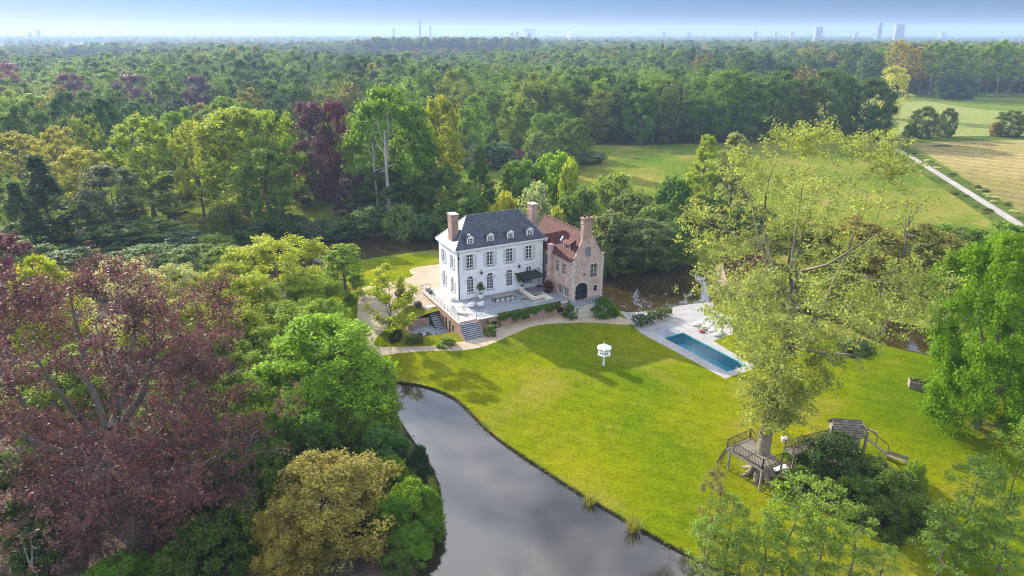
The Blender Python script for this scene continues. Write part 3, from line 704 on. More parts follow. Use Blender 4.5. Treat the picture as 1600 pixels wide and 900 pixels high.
def window(parent, fn, s0, s1, z0, z1, zs=None, cols=2, rows=3, frame=M['white'], fw=.065, bw=.035, d=.12, sill=None, cross=None, name='window'):
    """frame with glazing bars (part), pane and sill (sub-parts)"""
    m = MB(); out = rect(s0, s1, z0, z1) if zs is None else arc(s0, s1, z0, zs, z1)
    inn = rect(s0 + fw, s1 - fw, z0 + fw, z1 - fw) if zs is None else arc(s0 + fw, s1 - fw, z0 + fw, zs, z1 - fw)
    k = len(out); vs = [fn(s, dd, z) for dd in (d, d + .07) for P in (out, inn) for s, z in P]
    fs = [(i, (i + 1) % k, k + (i + 1) % k, k + i) for i in range(k)] + [(k + i, k + (i + 1) % k, 3 * k + (i + 1) % k, 3 * k + i) for i in range(k)]
    m.add(vs, fs)
    top = z1 if zs is None else zs
    for c in range(1, cols):
        s = s0 + (s1 - s0) * c / cols; w = fw * .62 if (cols == 2 or c == cols // 2) else bw / 2
        m.box(s - w, s + w, d + .006, d + .062, z0 + fw * .9, (z1 - fw * .9), fn)
    for r_ in range(1, rows + (zs is not None)):
        z = z0 + (top - z0) * r_ / rows; w = bw / 2
        if cross and abs(r_ - cross) < .1 or (zs is not None and r_ == rows): w = fw * .6
        m.box(s0 + fw * .9, s1 - fw * .9, d + .01, d + .058, z - w, z + w, fn)
    for c in range(cols):                                        # thin vertical bar in each light
        s = s0 + (s1 - s0) * (c + .5) / cols; m.box(s - bw / 3, s + bw / 3, d + .02, d + .05, z0 + fw * .9, top - bw, fn)
    o = m.build(name, frame, parent)
    p = MB(); p.add([fn(s, d + .045, z) for s, z in inn], [tuple(range(k))]); p.build('pane', M['glass'], o)
    if sill:
        MB().box(s0 - .12, s1 + .12, -.09, .10, z0 - .14, z0 - .005, fn).build('sill', sill, o)
    return o
# ----------------------------------------------------------------- white manor house
W, D, TZ, EV = 14.4, 7.2, 2.6, 10.3
house = empty('manor_house', (HO[0], HO[1], 0), HA, 'white two storey manor house with a dark slate hipped roof and dormers', 'house')
fF = lambda s, d, z: (s, d, z)
fL = lambda s, d, z: (d, s, z)
fR = lambda s, d, z: (W - d, s, z)
fB = lambda s, d, z: (s, D - d, z)
up = [(1.46, 2.60), (4.74, 5.88), (8.05, 9.19), (11.4, 12.55)]
lo = [(1.50, 2.58, 3.5), (4.78, 5.86, 3.5), (8.06, 9.14, 2.62), (11.42, 12.52, 3.5)]
hf = [rect(a, b, 7.33, 9.46) for a, b in up] + [arc(a, b, z, 5.55, 6.1) for a, b, z in lo]
lw = [(1.5, 2.55), (4.9, 5.95)]
hl = [rect(a, b, 7.1, 9.1) for a, b in lw] + [arc(a, b, 3.3, 5.15, 5.68) for a, b in lw]
m = MB(); wall(m, rect(0, W, 0, EV), hf, fF); wall(m, rect(0, D, 0, EV), hl, fL); wall(m, rect(0, D, 0, EV), [], fR); wall(m, rect(0, W, 0, EV), [], fB)
m.build('wall', M['white_wall'], house)
m = MB()
m.box(.02, W - .02, .25, .27, 2, EV - .1); m.box(.25, .27, .3, D - .02, 2, EV - .1)
m.build('interior', M['dark_metal'], house)
for a, b in up:
    window(house, fF, a, b, 7.33, 9.46, cols=2, rows=4, cross=3, sill=M['lead'])
    for s in (a - .50, b + .06):
        k = MB().box(s, s + .44, -.065, -.012, 7.36, 9.42)
        for q in range(12): k.box(s + .06, s + .38, -.078, -.06, 7.5 + q * .155, 7.58 + q * .155)
        k.build('shutter', M['greywhite'], house)
for i, (a, b, z) in enumerate(lo):
    if z < 3:
        w_ = window(house, fF, a, b, 3.42, 6.1, zs=5.55, cols=2, rows=4, name='french_door')
        MB().box(a, b, .11, .19, z, 3.40).build('door_panel', M['white'], w_)
    else: window(house, fF, a, b, z, 6.1, zs=5.55, cols=2, rows=4, sill=M['lead'])
    for s in (a - .34, b + .14):                                 # short shutter leaves beside the arch
        MB().box(s, s + .2, -.10, -.012, 5.2, 5.75).build('shutter_bracket', M['greywhite'], house)
for a, b in lw:
    window(house, fL, a, b, 7.1, 9.1, cols=2, rows=4, cross=3, sill=M['lead'])
    window(house, fL, a, b, 3.3, 5.68, zs=5.15, cols=2, rows=4, sill=M['lead'])
    for z0, z1 in ((7.13, 9.05), (3.4, 5.2)):
        for s in (a - .46, b + .05): MB().box(s, s + .41, -.065, -.012, z0, z1, fL).build('shutter', M['greywhite'], house)
m = MB()
m.box(-.06, W + .04, -.06, -.004, 6.55, 6.80); m.box(-.061, -.004, -.003, D, 6.55, 6.80)
m.box(-.05, W + .03, -.05, -.004, 2.0, 3.0); m.box(-.051, -.004, -.003, D, 2.0, 3.0)
m.box(-.03, .75, -.035, -.004, 3.02, 6.53); m.box(-.03, .75, -.035, -.004, 6.82, 9.85); m.box(W - .7, W + .02, -.035, -.004, 3.02, 6.53); m.box(W - .7, W + .02, -.035, -.004, 6.82, 9.85)
for a, b in up: m.box(a - .12, b + .12, -.05, -.004, 9.47, 9.62)
m.build('band_course', M['white_wall'], house)
m = MB()
for k, (o_, z0, z1) in enumerate(((.10, 9.87, 10.05), (.22, 10.05, 10.2), (.40, 10.2, 10.42))): m.box(-o_, W + o_, -o_, D + o_, z0, z1)
m.build('cornice', M['white'], house, bevel=.02)
m = MB(); m.tube([(.16, -.10, 2.7), (.16, -.10, 9.9), (.1, -.34, 10.2)], .055, 8); m.box(.04, .28, -.2, -.02, 9.0, 9.3)
m.build('downpipe', M['dark_metal'], house)
m = MB(); m.tube([(W + .12, -.12, 2.7), (W + .12, -.12, 9.9), (W + .05, -.34, 10.2)], .055, 8); m.build('downpipe', M['dark_metal'], house)
# roof
RZ, e = 14.45, .42
A_, B_, C_, D_ = (-e, -e), (W + e, -e), (W + e, D + e), (-e, D + e)
r1, r2 = (3.2, D / 2), (12.0, D / 2)
zb = 10.43
rm = MB(); rm.add([(*A_, zb), (*B_, zb), (*C_, zb), (*D_, zb), (*r1, RZ), (*r2, RZ)], [(0, 1, 5, 4), (1, 2, 5), (2, 3, 4, 5), (3, 0, 4), (3, 2, 1, 0)])
roof = rm.build('roof', M['slate'], house)
g_ = MB()
for a, b in (((*A_, zb), (*r1, RZ)), ((*B_, zb), (*r2, RZ)), ((*D_, zb), (*r1, RZ)), ((*C_, zb), (*r2, RZ)), ((*r1, RZ), (*r2, RZ))): g_.tube([a, b], .055, 6)
g_.build('ridge_cap', M['lead'], roof)
def chimney(x, y, z0, z1, sx, sy, parent, mat=M['chim_brick'], pots=0):
    m = MB().box(x - sx, x + sx, y - sy, y + sy, z0, z1 - .28)
    m.box(x - sx - .05, x + sx + .05, y - sy - .05, y + sy + .05, z1 - .28, z1 - .16).box(x - sx + .02, x + sx - .02, y - sy + .02, y + sy - .02, z1 - .16, z1)
    m.box(x - sx - .06, x + sx + .06, y - sy - .06, y + sy + .06, z1 - 1.0, z1 - .9)
    o = m.build('chimney', mat, parent, bevel=.012)
    MB().box(x - sx - .08, x + sx + .08, y - sy - .08, y + sy + .08, z1, z1 + .08).build('capstone', M['stone'], parent)
    return o
chimney(.75, 2.95, 10.4, 15.1, .55, .75, roof)
chimney(14.55, 3.6, 9.9, 15.0, .50, .75, roof)
MB().box(13.9, 15.2, 2.7, 4.5, 11.2, 11.32).build('chimney_flashing', M['lead'], roof)
slope = (RZ - zb) / (D / 2 + e)
for a, b in ((1.72, 2.75), (4.98, 6.05), (8.32, 9.40), (11.66, 12.8)):
    c = (a + b) / 2; y0 = .18; zt = 11.95
    dm = MB(); dm.box(a, a + .16, y0, y0 + .1, 10.72, zt); dm.box(b - .16, b, y0, y0 + .1, 10.72, zt); dm.box(a + .16, b - .16, y0, y0 + .1, zt - .16, zt); dm.box(a + .16, b - .16, y0, y0 + .1, 10.72, 10.86)
    yb = (zt - zb) / slope - e
    dm.add([(a - .12, y0 - .1, zt), (b + .12, y0 - .1, zt), (c, y0 - .1, zt + .42), (a - .12, y0 + .1, zt), (b + .12, y0 + .1, zt), (c, y0 + .1, zt + .42)], [(0, 1, 2), (5, 4, 3), (0, 3, 4, 1), (1, 4, 5, 2), (2, 5, 3, 0)])
    dm.box(a - .1, b + .1, y0 - .16, y0 - .002, 10.62, 10.72)
    do = dm.build('dormer', M['white'], house)
    ck = MB(); zf = zb + (y0 + .1 + e) * slope
    for s in (a + .03, b - .03): MB().add([(s, y0 + .1, zf), (s, y0 + .1, zt), (s, yb, zt)], [(0, 1, 2)]).build('cheek', M['lead'], do)
    yr = (zt + .42 - zb) / slope - e
    rr = MB(); rr.add([(a - .16, y0 - .14, zt + .02), (c, y0 - .14, zt + .48), (b + .16, y0 - .14, zt + .02), (a - .16, yb + .05, zt + .02), (c, yr + .05, zt + .48), (b + .16, yb + .05, zt + .02)], [(0, 1, 4, 3), (1, 2, 5, 4)])
    q = rr.build('dormer_roof', M['slate'], do); md = q.modifiers.new('s', 'SOLIDIFY'); md.thickness = .05
    pn = MB(); pn.box(a + .15, b - .15, y0 + .05, y0 + .06, 10.85, zt - .15); pn.build('pane', M['glass'], do)
    gb = MB()
    for k in (1, 2): s = a + .16 + (b - a - .32) * k / 3; gb.box(s - .02, s + .02, y0 + .02, y0 + .048, 10.86, zt - .16)
    for k in (1, 2, 3): z = 10.86 + (zt - 11.02) * k / 4; gb.box(a + .16, b - .16, y0 + .025, y0 + .044, z - .02, z + .02)
    gb.build('glazing_bars', M['white'], do)
for s, z in ((3.7, 6.15), (10.1, 6.15)):                          # two bracketed lanterns
    lm = MB().box(s - .03, s + .03, -.04, -.004, z, z + .75).bar((s, -.02, z + .7), (s, -.5, z + .62), .035).bar((s, -.02, z + .25), (s, -.45, z + .6), .03)
    l = lm.build('wall_lantern', M['dark_metal'], house)
    MB().lathe([(.05, .0), (.13, -.08), (.17, -.36), (.1, -.5), (.03, -.54)], 8, (s, -.48, z + .6)).build('lantern_body', M['dark_metal'], l)
for s in (3.4, 7.2): MB().lathe([(.02, 0), (.14, .02), (.14, .05)], 10, (0, 0, 0)).build('wall_vent', M['lead'], house).location = (s, -.06, 9.75)

# ----------------------------------------------------------------- brick step house
bx, by = hw(14.93, -8.2)
bh = empty('brick_house', (bx, by, 0), HA, 'old red brick house with a steep red tiled roof beside the white manor', 'house')
BW, BD, BE = 5.25, 12.7, 9.0
AP = (2.35, 12.9)
gF = lambda s, d, z: (s, d, z)
gL = lambda s, d, z: (d, s, z)
gR = lambda s, d, z: (BW - d, s, z)
gB = lambda s, d, z: (s, BD - d, z)
gab = [(0, -.5), (BW, -.5), (BW, BE + .25), (BW - .05, BE + .3), (BW - .4, BE + .35), (AP[0] + .5, AP[1] - .1), (AP[0] - .5, AP[1] - .1), (.3, BE + .35), (0, BE + .25)]
hg = [arc(.4, 2.6, TZ, 4.25, 5.3, 12), rect(2.95, 4.2, 5.75, 7.95), [(1.95, 9.15), (2.95, 9.15), (2.95, 10.5), (2.45, 10.72), (1.95, 10.5)], rect(3.65, 4.3, 3.55, 4.5)]
hlw = [rect(2.15, 3.35, 5.95, 7.75), rect(3.95, 5.15, 5.95, 7.75), rect(7.45, 8.6, 5.95, 7.75), rect(1.2, 2.5, TZ, 4.15), rect(2.8, 4.2, TZ, 4.15), arc(7.3, 8.4, TZ, 4.4, 5.0)]
m = MB(); wall(m, gab, hg, gF, .3); wall(m, rect(0, BD, -.5, BE), hlw, gL, .25); wall(m, rect(0, BD, -.5, BE), [], gR)
wall(m, [(0, -.5), (BW, -.5), (BW, BE + .2), (AP[0] + .2, AP[1] - .3), (AP[0] - .2, AP[1] - .3), (0, BE + .2)], [], gB)
m.add([(0, .32, BE + .02), (.3, .32, BE + .35), (AP[0] - .5, .32, AP[1] - .1), (AP[0] + .5, .32, AP[1] - .1), (BW - .4, .32, BE + .35), (BW, .32, BE + .02)], [(5, 4, 3, 2, 1, 0)])
m.build('wall', M['brick'], bh)
MB().box(.4, BW - .3, .42, .44, 2, 11.0).box(.36, .38, .5, BD - .1, 2, 8.8).build('interior', M['dark_metal'], bh)
cp = MB()                                                        # gable coping, shoulders, quoins, arch ring
for a, b in (((.25, BE + .38), (AP[0] - .5, AP[1] - .06)), ((AP[0] + .5, AP[1] - .06), (BW - .38, BE + .38))):
    cp.bar((a[0], .15, a[1]), (b[0], .15, b[1]), .36, .09)
cp.box(-.06, .32, -.04, .36, BE + .24, BE + .36); cp.box(BW - .45, BW + .06, -.04, .36, BE + .33, BE + .44)
cp.build('coping', M['chim_brick'], bh)
q = MB(); q9 = MB()
for i in range(17):
    l1, l2 = (.46, .26) if i % 2 else (.26, .46); z = TZ - .4 + i * .56 * .7
    if z > BE: break
    q.box(-.02, l1, -.022, -.003, z, z + .36); q.box(-.023, -.003, -.002, l2, z, z + .36); q9.box(BW - l2, BW + .02, -.022, -.003, z, z + .36)
q.build('quoins', M['stone'], bh); q9.build('quoins', M['stone'], bh); q = MB()
n = 13
for i in range(n):
    a0, a1 = math.pi * i / n, math.pi * (i + 1) / n - .02
    pt = lambda a, k: (1.5 + (1.1 + k) * math.cos(a), 4.25 + (1.05 + k) * math.sin(a))
    P = [pt(a0, 0), pt(a0, .3), pt(a1, .3), pt(a1, 0)]
    q.add([(x, y, z) for y in (-.024, -.003) for x, z in P], [(0, 1, 2, 3), (0, 4, 5, 1), (1, 5, 6, 2), (2, 6, 7, 3), (3, 7, 4, 0)])
q.build('arch_stones', M['stone'], bh)
for s0, s1, z0, z1 in ((2.95, 4.2, 5.75, 7.95), (3.65, 4.3, 3.55, 4.5)):
    q = MB(); q.box(s0 - .16, s0, -.02, -.003, z0 - .1, z1 + .16).box(s1, s1 + .16, -.02, -.003, z0 - .1, z1 + .16).box(s0, s1, -.02, -.003, z1, z1 + .16).box(s0, s1, -.02, -.003, z0 - .12, z0).build('window_surround', M['stone'], bh)
for s0, s1 in ((2.15, 3.35), (3.95, 5.15), (7.45, 8.6)):
    q = MB(); q.box(-.02, -.003, s0 - .13, s0, 5.85, 7.88).box(-.02, -.003, s1, s1 + .13, 5.85, 7.88).box(-.02, -.003, s0, s1, 7.75, 7.88).box(-.02, -.003, s0, s1, 5.83, 5.95).build('window_surround', M['stone'], bh)
window(bh, gF, 2.95, 4.2, 5.75, 7.95, cols=2, rows=3, frame=M['stone'], cross=2)
window(bh, gF, 3.65, 4.3, 3.55, 4.5, cols=1, rows=2, frame=M['dark_metal'], fw=.06)
k = MB().box(1.95, 2.95, .14, .2, 9.15, 10.5)
for i in range(8): k.box(2.0, 2.9, .1, .135, 9.22 + i * .16, 9.30 + i * .16)
k.build('louvred_shutter', M['lead'], bh)
aw = window(bh, gF, .4, 2.6, TZ, 5.3, zs=4.25, cols=2, rows=2, frame=M['dark_metal'], fw=.08, name='arched_door')
for s0, s1 in ((2.15, 3.35), (3.95, 5.15), (7.45, 8.6)): window(bh, gL, s0, s1, 5.95, 7.75, cols=2, rows=3, frame=M['stone'], cross=2)
for s0, s1 in ((1.2, 2.5), (2.8, 4.2)): window(bh, gL, s0, s1, TZ, 4.15, cols=2, rows=1, frame=M['greywhite'], fw=.1, name='glazed_door')
window(bh, gL, 7.3, 8.4, TZ, 5.0, zs=4.4, cols=2, rows=3, frame=M['greywhite'])
def roof_pair():
    ov = .28; y0, y1 = .33, BD + .2
    m = MB(); rz = AP[1] - .28
    sl = (rz - BE) / AP[0]; sr = (rz - BE) / (BW - AP[0])
    m.add([(-ov, y0, BE - ov * sl), (-ov, y1, BE - ov * sl), (AP[0], y1, rz), (AP[0], y0, rz), (BW + ov, y0, BE - ov * sr), (BW + ov, y1, BE - ov * sr)], [(0, 3, 2, 1), (3, 4, 5, 2)])
    return m, rz, sl
m, rz, sl = roof_pair(); br = m.build('roof', M['red_tile'], bh); md = br.modifiers.new('s', 'SOLIDIFY'); md.thickness = .14; md.offset = 1
MB().tube([(AP[0], .3, rz + .12), (AP[0], BD + .2, rz + .12)], .12, 8).build('ridge_cap', M['red_tile'], br)
MB().tube([(-.32, .2, BE - .36), (-.32, BD, BE - .36)], .07, 8).build('gutter', M['lead'], bh)
# chimney on the gable with corbelled head
m = MB().box(1.45, 2.95, -.03, .75, 12.0, 14.2).box(1.38, 3.02, -.1, .82, 14.2, 14.35).box(1.45, 2.95, -.03, .75, 14.35, 14.95).box(1.32, 3.08, -.16, .88, 14.95, 15.12)
for i in range(5): m.box(1.42 + i * .34, 1.58 + i * .34, -.09, -.031, 14.36, 14.94)
m.build('chimney', M['chim_brick'], br, bevel=.015)
for x in (1.85, 2.55): MB().lathe([(.2, 0), (.17, .3), (.2, .34)], 10, (x, .36, 15.12)).build('chimney_pot', M['red_tile'], br)
# slim stack on the garden side with a sloped foot
m = MB().box(-.6, -.003, 5.65, 6.55, 5.2, 9.75).box(-.66, .05, 5.59, 6.61, 9.75, 9.9)
m.add([(-.6, 5.65, 5.2), (-.6, 6.55, 5.2), (-1.25, 6.65, 3.3), (-1.25, 5.55, 3.3), (-.004, 5.55, 3.3), (-.004, 6.65, 3.3), (-.004, 5.65, 5.2), (-.004, 6.55, 5.2)], [(0, 1, 2, 3), (0, 3, 4, 6), (1, 7, 5, 2)])
m.box(-1.25, -.004, 5.55, 6.65, TZ, 3.3)
m.build('chimney_stack', M['brick'], bh)
# shed dormer and rooflight
xs = -.02 + .55; zc = BE + xs * sl
m = MB(); ya, yb2 = 1.95, 3.75
m.box(xs - .05, xs + .05, ya, yb2, zc - .1, zc + .12).box(xs - .05, xs + .05, ya, ya + .13, zc + .12, zc + 1.05).box(xs - .05, xs + .05, yb2 - .13, yb2, zc + .12, zc + 1.05).box(xs - .05, xs + .05, ya + .13, yb2 - .13, zc + .92, zc + 1.05)
d_ = m.build('dormer', M['greywhite'], bh)
MB().box(xs, xs + .02, ya + .12, yb2 - .12, zc + .12, zc + .93).build('pane', M['glass'], d_)
g2 = MB()
for y in (ya + (yb2 - ya) / 3, ya + 2 * (yb2 - ya) / 3): g2.box(xs - .03, xs - .004, y - .03, y + .03, zc + .12, zc + .93)
g2.box(xs - .026, xs - .006, ya + .13, yb2 - .13, zc + .55, zc + .59); g2.build('glazing_bars', M['greywhite'], d_)
xe = xs + .05 + 1.05 / (sl - .55)
ck = MB()
for y in (ya + .03, yb2 - .03): MB().add([(xs + .05, y, zc + .05 * sl), (xs + .05, y, zc + 1.05), (xe, y, BE + xe * sl)], [(0, 1, 2)]).build('cheek', M['dark_metal'], d_)
q = MB(); q.add([(xs - .3, ya - .15, zc + .88), (xs - .3, yb2 + .15, zc + .88), (xe + .1, yb2 + .15, zc + 1.08 + (xe - xs) * .55), (xe + .1, ya - .15, zc + 1.08 + (xe - xs) * .55)], [(0, 3, 2, 1)])
o = q.build('dormer_roof', M['red_tile'], d_); md = o.modifiers.new('s', 'SOLIDIFY'); md.thickness = .08; md.offset = 1
def on_slope(x0, x1, y0, y1, h): return [(x, y, BE + x * sl + h) for x, y in ((x0, y0), (x1, y0), (x1, y1), (x0, y1))]
P = on_slope(.85, 1.25, 5.0, 5.4, .15) + on_slope(.85, 1.25, 5.0, 5.4, .30)
MB().add(P, [(4, 7, 6, 5), (0, 1, 5, 4), (1, 2, 6, 5), (2, 3, 7, 6), (3, 0, 4, 7)]).build('rooflight', M['white'], br)
P = on_slope(.2, .6, 8.5, 8.9, .15) + on_slope(.2, .6, 8.5, 8.9, .30)
MB().add(P, [(4, 7, 6, 5), (0, 1, 5, 4), (1, 2, 6, 5), (2, 3, 7, 6), (3, 0, 4, 7)]).build('rooflight', M['white'], br)
an = MB()
for x, y, z in ((1.9, -.03, 6.5),): an.bar((x - .2, y, z - .25), (x + .2, y, z + .25), .05).bar((x + .2, y, z - .25), (x - .2, y, z + .25), .05)
an.bar((2.45, -.03, 11.3), (2.45, -.03, 11.75), .06); an.build('wall_anchor', M['dark_metal'], bh)

# ----------------------------------------------------------------- raised terrace
ter = empty('raised_terrace', (HO[0], HO[1], 0), HA, 'raised stone terrace on a brick wall in front of the white manor', 'terrace')
Hh = lambda s, d, z: (s, -8.0 + d, z)
Hl = lambda s, d, z: (-3.4 + d, s, z)
m = MB()
fv = [rect(1.55, 2.5, 1.15, 1.85), rect(6.9, 7.75, 1.2, 1.85), rect(12.4, 13.5, 1.1, 1.9)]
wall(m, rect(-.6, 14.2, -.6, TZ - .09), fv, Hh, .3)
dl = [rect(-5.05, -4.35, -.15, 1.75), rect(-3.75, -3.0, -.15, 1.8), rect(-6.15, -5.5, .45, 1.5), rect(-2.55, -1.95, .65, 1.6), rect(3.2, 3.6, 1.5, 2.1), rect(1.2, 1.6, 1.5, 2.1)]
wall(m, rect(-8.0, 6.6, -.6, TZ - .09), dl, Hl, .3)
m.box(-3.4, -.6, -8.0, -7.7, -.5, TZ - .1)
m.box(-3.38, 0, 6.3, 6.6, 0, TZ - .1)
m.build('wall', M['brick_wall'], ter)
dk = MB().box(-.5, 14.1, -7.72, -7.70, -.5, 2.4).box(-3.12, -3.10, -7.6, 6.2, -.5, 2.4); dk.build('interior', M['dark_metal'], ter)
pv_ = MB(); pv_.prism([(-.02, 0), (-.02, -7.72), (14.35, -7.72), (14.93, -7.72), (14.93, 0)], TZ - .10, TZ)
pv_.build('paving', M['bluestone'], ter)
t_ = MB().prism([(-3.15, 6.6), (-3.15, -7.72), (-.026, -7.72), (-.026, 6.6)], TZ - .1, TZ + .002)
t_.build('pale_paving', M['pale_pave'], ter)
c_ = MB().box(-.6, 14.2, -8.06, -7.724, TZ - .09, TZ + .05).box(-3.46, -3.154, -8.06, 6.64, TZ - .09, TZ + .05); c_.build('coping', M['stone'], ter)
for s0, s1, z0, z1 in ((1.55, 2.5, 1.15, 1.85), (6.9, 7.75, 1.2, 1.85), (12.4, 13.5, 1.1, 1.9)):
    window(ter, Hh, s0, s1, z0, z1, cols=3, rows=2, frame=M['dark_metal'], fw=.05, name='cellar_window')
for s0, s1, z0, z1 in ((-6.15, -5.5, .45, 1.5), (-2.55, -1.95, .65, 1.6), (3.2, 3.6, 1.5, 2.1), (1.2, 1.6, 1.5, 2.1)):
    window(ter, Hl, s0, s1, z0, z1, cols=1, rows=2, frame=M['dark_metal'], fw=.05, name='cellar_window')
for s0, s1 in ((-5.05, -4.35), (-3.75, -3.0)):
    d0 = MB().box(s0, s1, .1, .16, -.15, 1.78, Hl)
    for i in range(4): d0.box(s0 + .05 + i * .16, s0 + .18 + i * .16, .085, .098, -.1, 1.7, Hl)
    d0.build('cellar_door', M['dark_wood'], ter)
# landing strip with railing before the brick house
m = MB().box(14.25, 20.3, -10.1, -8.22, -.5, TZ - .1); m.build('landing_wall', M['stone'], ter)
MB().box(14.2, 20.36, -10.16, -8.22, TZ - .1, TZ).build('landing_paving', M['bluestone'], ter)
m = MB()
for i in range(11): x = 14.4 + i * .58; m.bar((x, -10.03, TZ), (x, -10.03, TZ + 1.0), .035)
for z in (.35, .68, 1.0): m.bar((14.35, -10.03, TZ + z), (20.3, -10.03, TZ + z), .025)
m.build('railing', M['dark_metal'], ter)
# steps
def stairs(name, parent, p0, dirv, wv, n, rise, run, zt, label=None):
    m = MB(); s2_ = MB(); dirv, wv = np.array(dirv), np.array(wv)
    for i in range(n):
        a = np.array(p0) + dirv * (i * run); b = a + dirv * (run + .06); z1 = zt - (i + 1) * rise
        P = [a, a + wv, b + wv, b]
        s2_.prism([tuple(p) for p in P], z1 - .07, z1)
        a2 = a; b2 = a + dirv * (run - .02); P = [a2 + wv * .015, a2 + wv * .985, b2 + wv * .985, b2 + wv * .015]
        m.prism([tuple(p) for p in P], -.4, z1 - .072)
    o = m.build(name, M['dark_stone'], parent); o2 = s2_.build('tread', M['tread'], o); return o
stairs('steps', ter, (-3.3, -8.0), (0, -1), (2.7, 0), 9, .195, .23, TZ)
st = MB()
for x in (-3.46, -.6):
    st.add([(x, -8.0, TZ - .05), (x + .14, -8.0, TZ - .05), (x, -10.2, .85), (x + .14, -10.2, .85), (x, -8.0, -.3), (x + .14, -8.0, -.3), (x, -10.2, -.3), (x + .14, -10.2, -.3)], [(0, 1, 3, 2), (0, 2, 6, 4), (1, 5, 7, 3), (2, 3, 7, 6)])
st.build('stair_cheek', M['brick_wall'], ter)
# patio: floor, curved wall, lower steps
pat = MB(); P = [to_h(*p) for p in patio_poly]; pat.prism(P, PATIO_Z - .2, PATIO_Z); pat.build('patio_floor', M['bluestone'], ter)
cw = MB(); A = np.linspace(R(60), R(205), 22)
def tz_(a): return .80 + .22 * max(0, 1 - abs(a - R(75)) / R(90))
for a0, a1 in zip(A[:-1], A[1:]):
    vs = []
    for a in (a0, a1):
        for r_ in (2.6, 2.95):
            x, y = _pc[0] + r_ * math.cos(a), _pc[1] + r_ * math.sin(a); vs += [(x, y, -.4), (x, y, tz_(a))]
    cw.add(vs, [(0, 1, 5, 4), (2, 6, 7, 3), (1, 3, 7, 5), (0, 4, 6, 2), (0, 2, 3, 1), (4, 5, 7, 6)])
cw.build('curved_wall', M['brick_wall'], ter)
stairs('steps', ter, (-4.75, 0.5), (0, -1), (1.2, 0), 10, .21, .33, 2.15)
MB().box(-4.8, -3.4, .45, 1.3, 1.6, 2.12).build('landing', M['stone'], ter)
# terrace rail along the left edge
m = MB()
for i in range(12): y = -7.7 + i * 1.27; m.bar((-3.3, y, TZ), (-3.3, y, TZ + .95), .035)
m.bar((-3.3, -7.7, TZ + .95), (-3.3, 6.3, TZ + .95), .028); m.bar((-3.3, -7.7, TZ + .5), (-3.3, 6.3, TZ + .5), .02)
m.bar((-.65, -7.85, TZ), (-.65, -7.85, TZ + .95), .05)
m.build('railing', M['dark_metal'], ter)
# brick coach house glimpsed behind the plane tree
cx_, cy_ = at_z(1128, 476)[:2]
ch = empty('coach_house', (cx_ + 1.5, cy_ + 3, 0), R(12), 'small pink brick coach house half hidden behind the tall plane tree', 'house')
m = MB(); fo = lambda s, d, z: (s, d, z)
wall(m, rect(0, 7.5, 0, 3.3), [rect(.8, 1.7, 0, 2.2), rect(2.6, 3.8, .9, 2.2), rect(5, 6.2, .9, 2.2)], fo)
wall(m, [(0, 0), (5, 0), (5, 3.3), (2.5, 6.0), (0, 3.3)], [rect(2, 3, 3.2, 4.4)], lambda s, d, z: (d, s, z)); wall(m, [(0, 0), (5, 0), (5, 3.3), (2.5, 6.0), (0, 3.3)], [], lambda s, d, z: (7.5 - d, s, z)); wall(m, rect(0, 7.5, 0, 3.3), [], lambda s, d, z: (s, 5 - d, z))
m.build('wall', M['brick'], ch)
for a, b in ((2.6, 3.8), (5, 6.2)): window(ch, fo, a, b, .9, 2.2)
window(ch, lambda s, d, z: (d, s, z), 2, 3, 3.2, 4.4)
MB().box(.8, 1.7, .1, .16, 0, 2.2).build('door', M['dark_wood'], ch)
m = MB(); m.add([(-.3, -.35, 2.95), (7.8, -.35, 2.95), (7.8, 2.5, 6.05), (-.3, 2.5, 6.05), (-.3, 5.35, 2.95), (7.8, 5.35, 2.95)], [(0, 1, 2, 3), (3, 2, 5, 4)])
o = m.build('roof', M['red_tile'], ch); md = o.modifiers.new('s', 'SOLIDIFY'); md.thickness = .12; md.offset = 1
# farm roofs beyond the wood edge
for nm, px, py, w_, d2, h_, rz_, mt, lb in (('barn', 776, 262, 11, 6, 3.0, R(8), M['red_tile'], 'low farm building with an orange tiled roof among the trees behind the manor'),
                                   ('farmhouse', 712, 262, 9, 7, 4.5, R(-20), M['lead'], 'grey roofed farmhouse mostly hidden by trees behind the manor')):
    p = at_z(px, py); b = empty(nm, (p[0], p[1], 0), rz_, lb, 'farm building')
    m = MB(); wall(m, rect(0, w_, 0, h_), [rect(1, 2, .1, 2.1), rect(4, 5.4, .9, 2.1)], fo); wall(m, [(0, 0), (d2, 0), (d2, h_), (d2 / 2, h_ + d2 * .3), (0, h_)], [], lambda s, d, z: (d, s, z)); wall(m, [(0, 0), (d2, 0), (d2, h_), (d2 / 2, h_ + d2 * .3), (0, h_)], [], lambda s, d, z: (w_ - d, s, z)); wall(m, rect(0, w_, 0, h_), [], lambda s, d, z: (s, d2 - d, z))
    m.build('wall', M['brick'], b)
    window(b, fo, 4, 5.4, .9, 2.1); MB().box(1, 2, .1, .15, .1, 2.1).build('door', M['dark_wood'], b)
    m = MB(); m.add([(-.4, -.5, h_ - .3), (w_ + .4, -.5, h_ - .3), (w_ + .4, d2 / 2, h_ + d2 * .3), (-.4, d2 / 2, h_ + d2 * .3), (-.4, d2 + .5, h_ - .3), (w_ + .4, d2 + .5, h_ - .3)], [(0, 1, 2, 3), (3, 2, 5, 4)])
    o = m.build('roof', mt, b); md = o.modifiers.new('s', 'SOLIDIFY'); md.thickness = .15; md.offset = 1
# ================================================================= furniture and garden objects
def hthing(name, u, v, label, cat, rz=0, z=TZ, group=None):
    x, y = hw(u, v); return empty(name, (x, y, z + .003), HA + rz, label, cat, group)
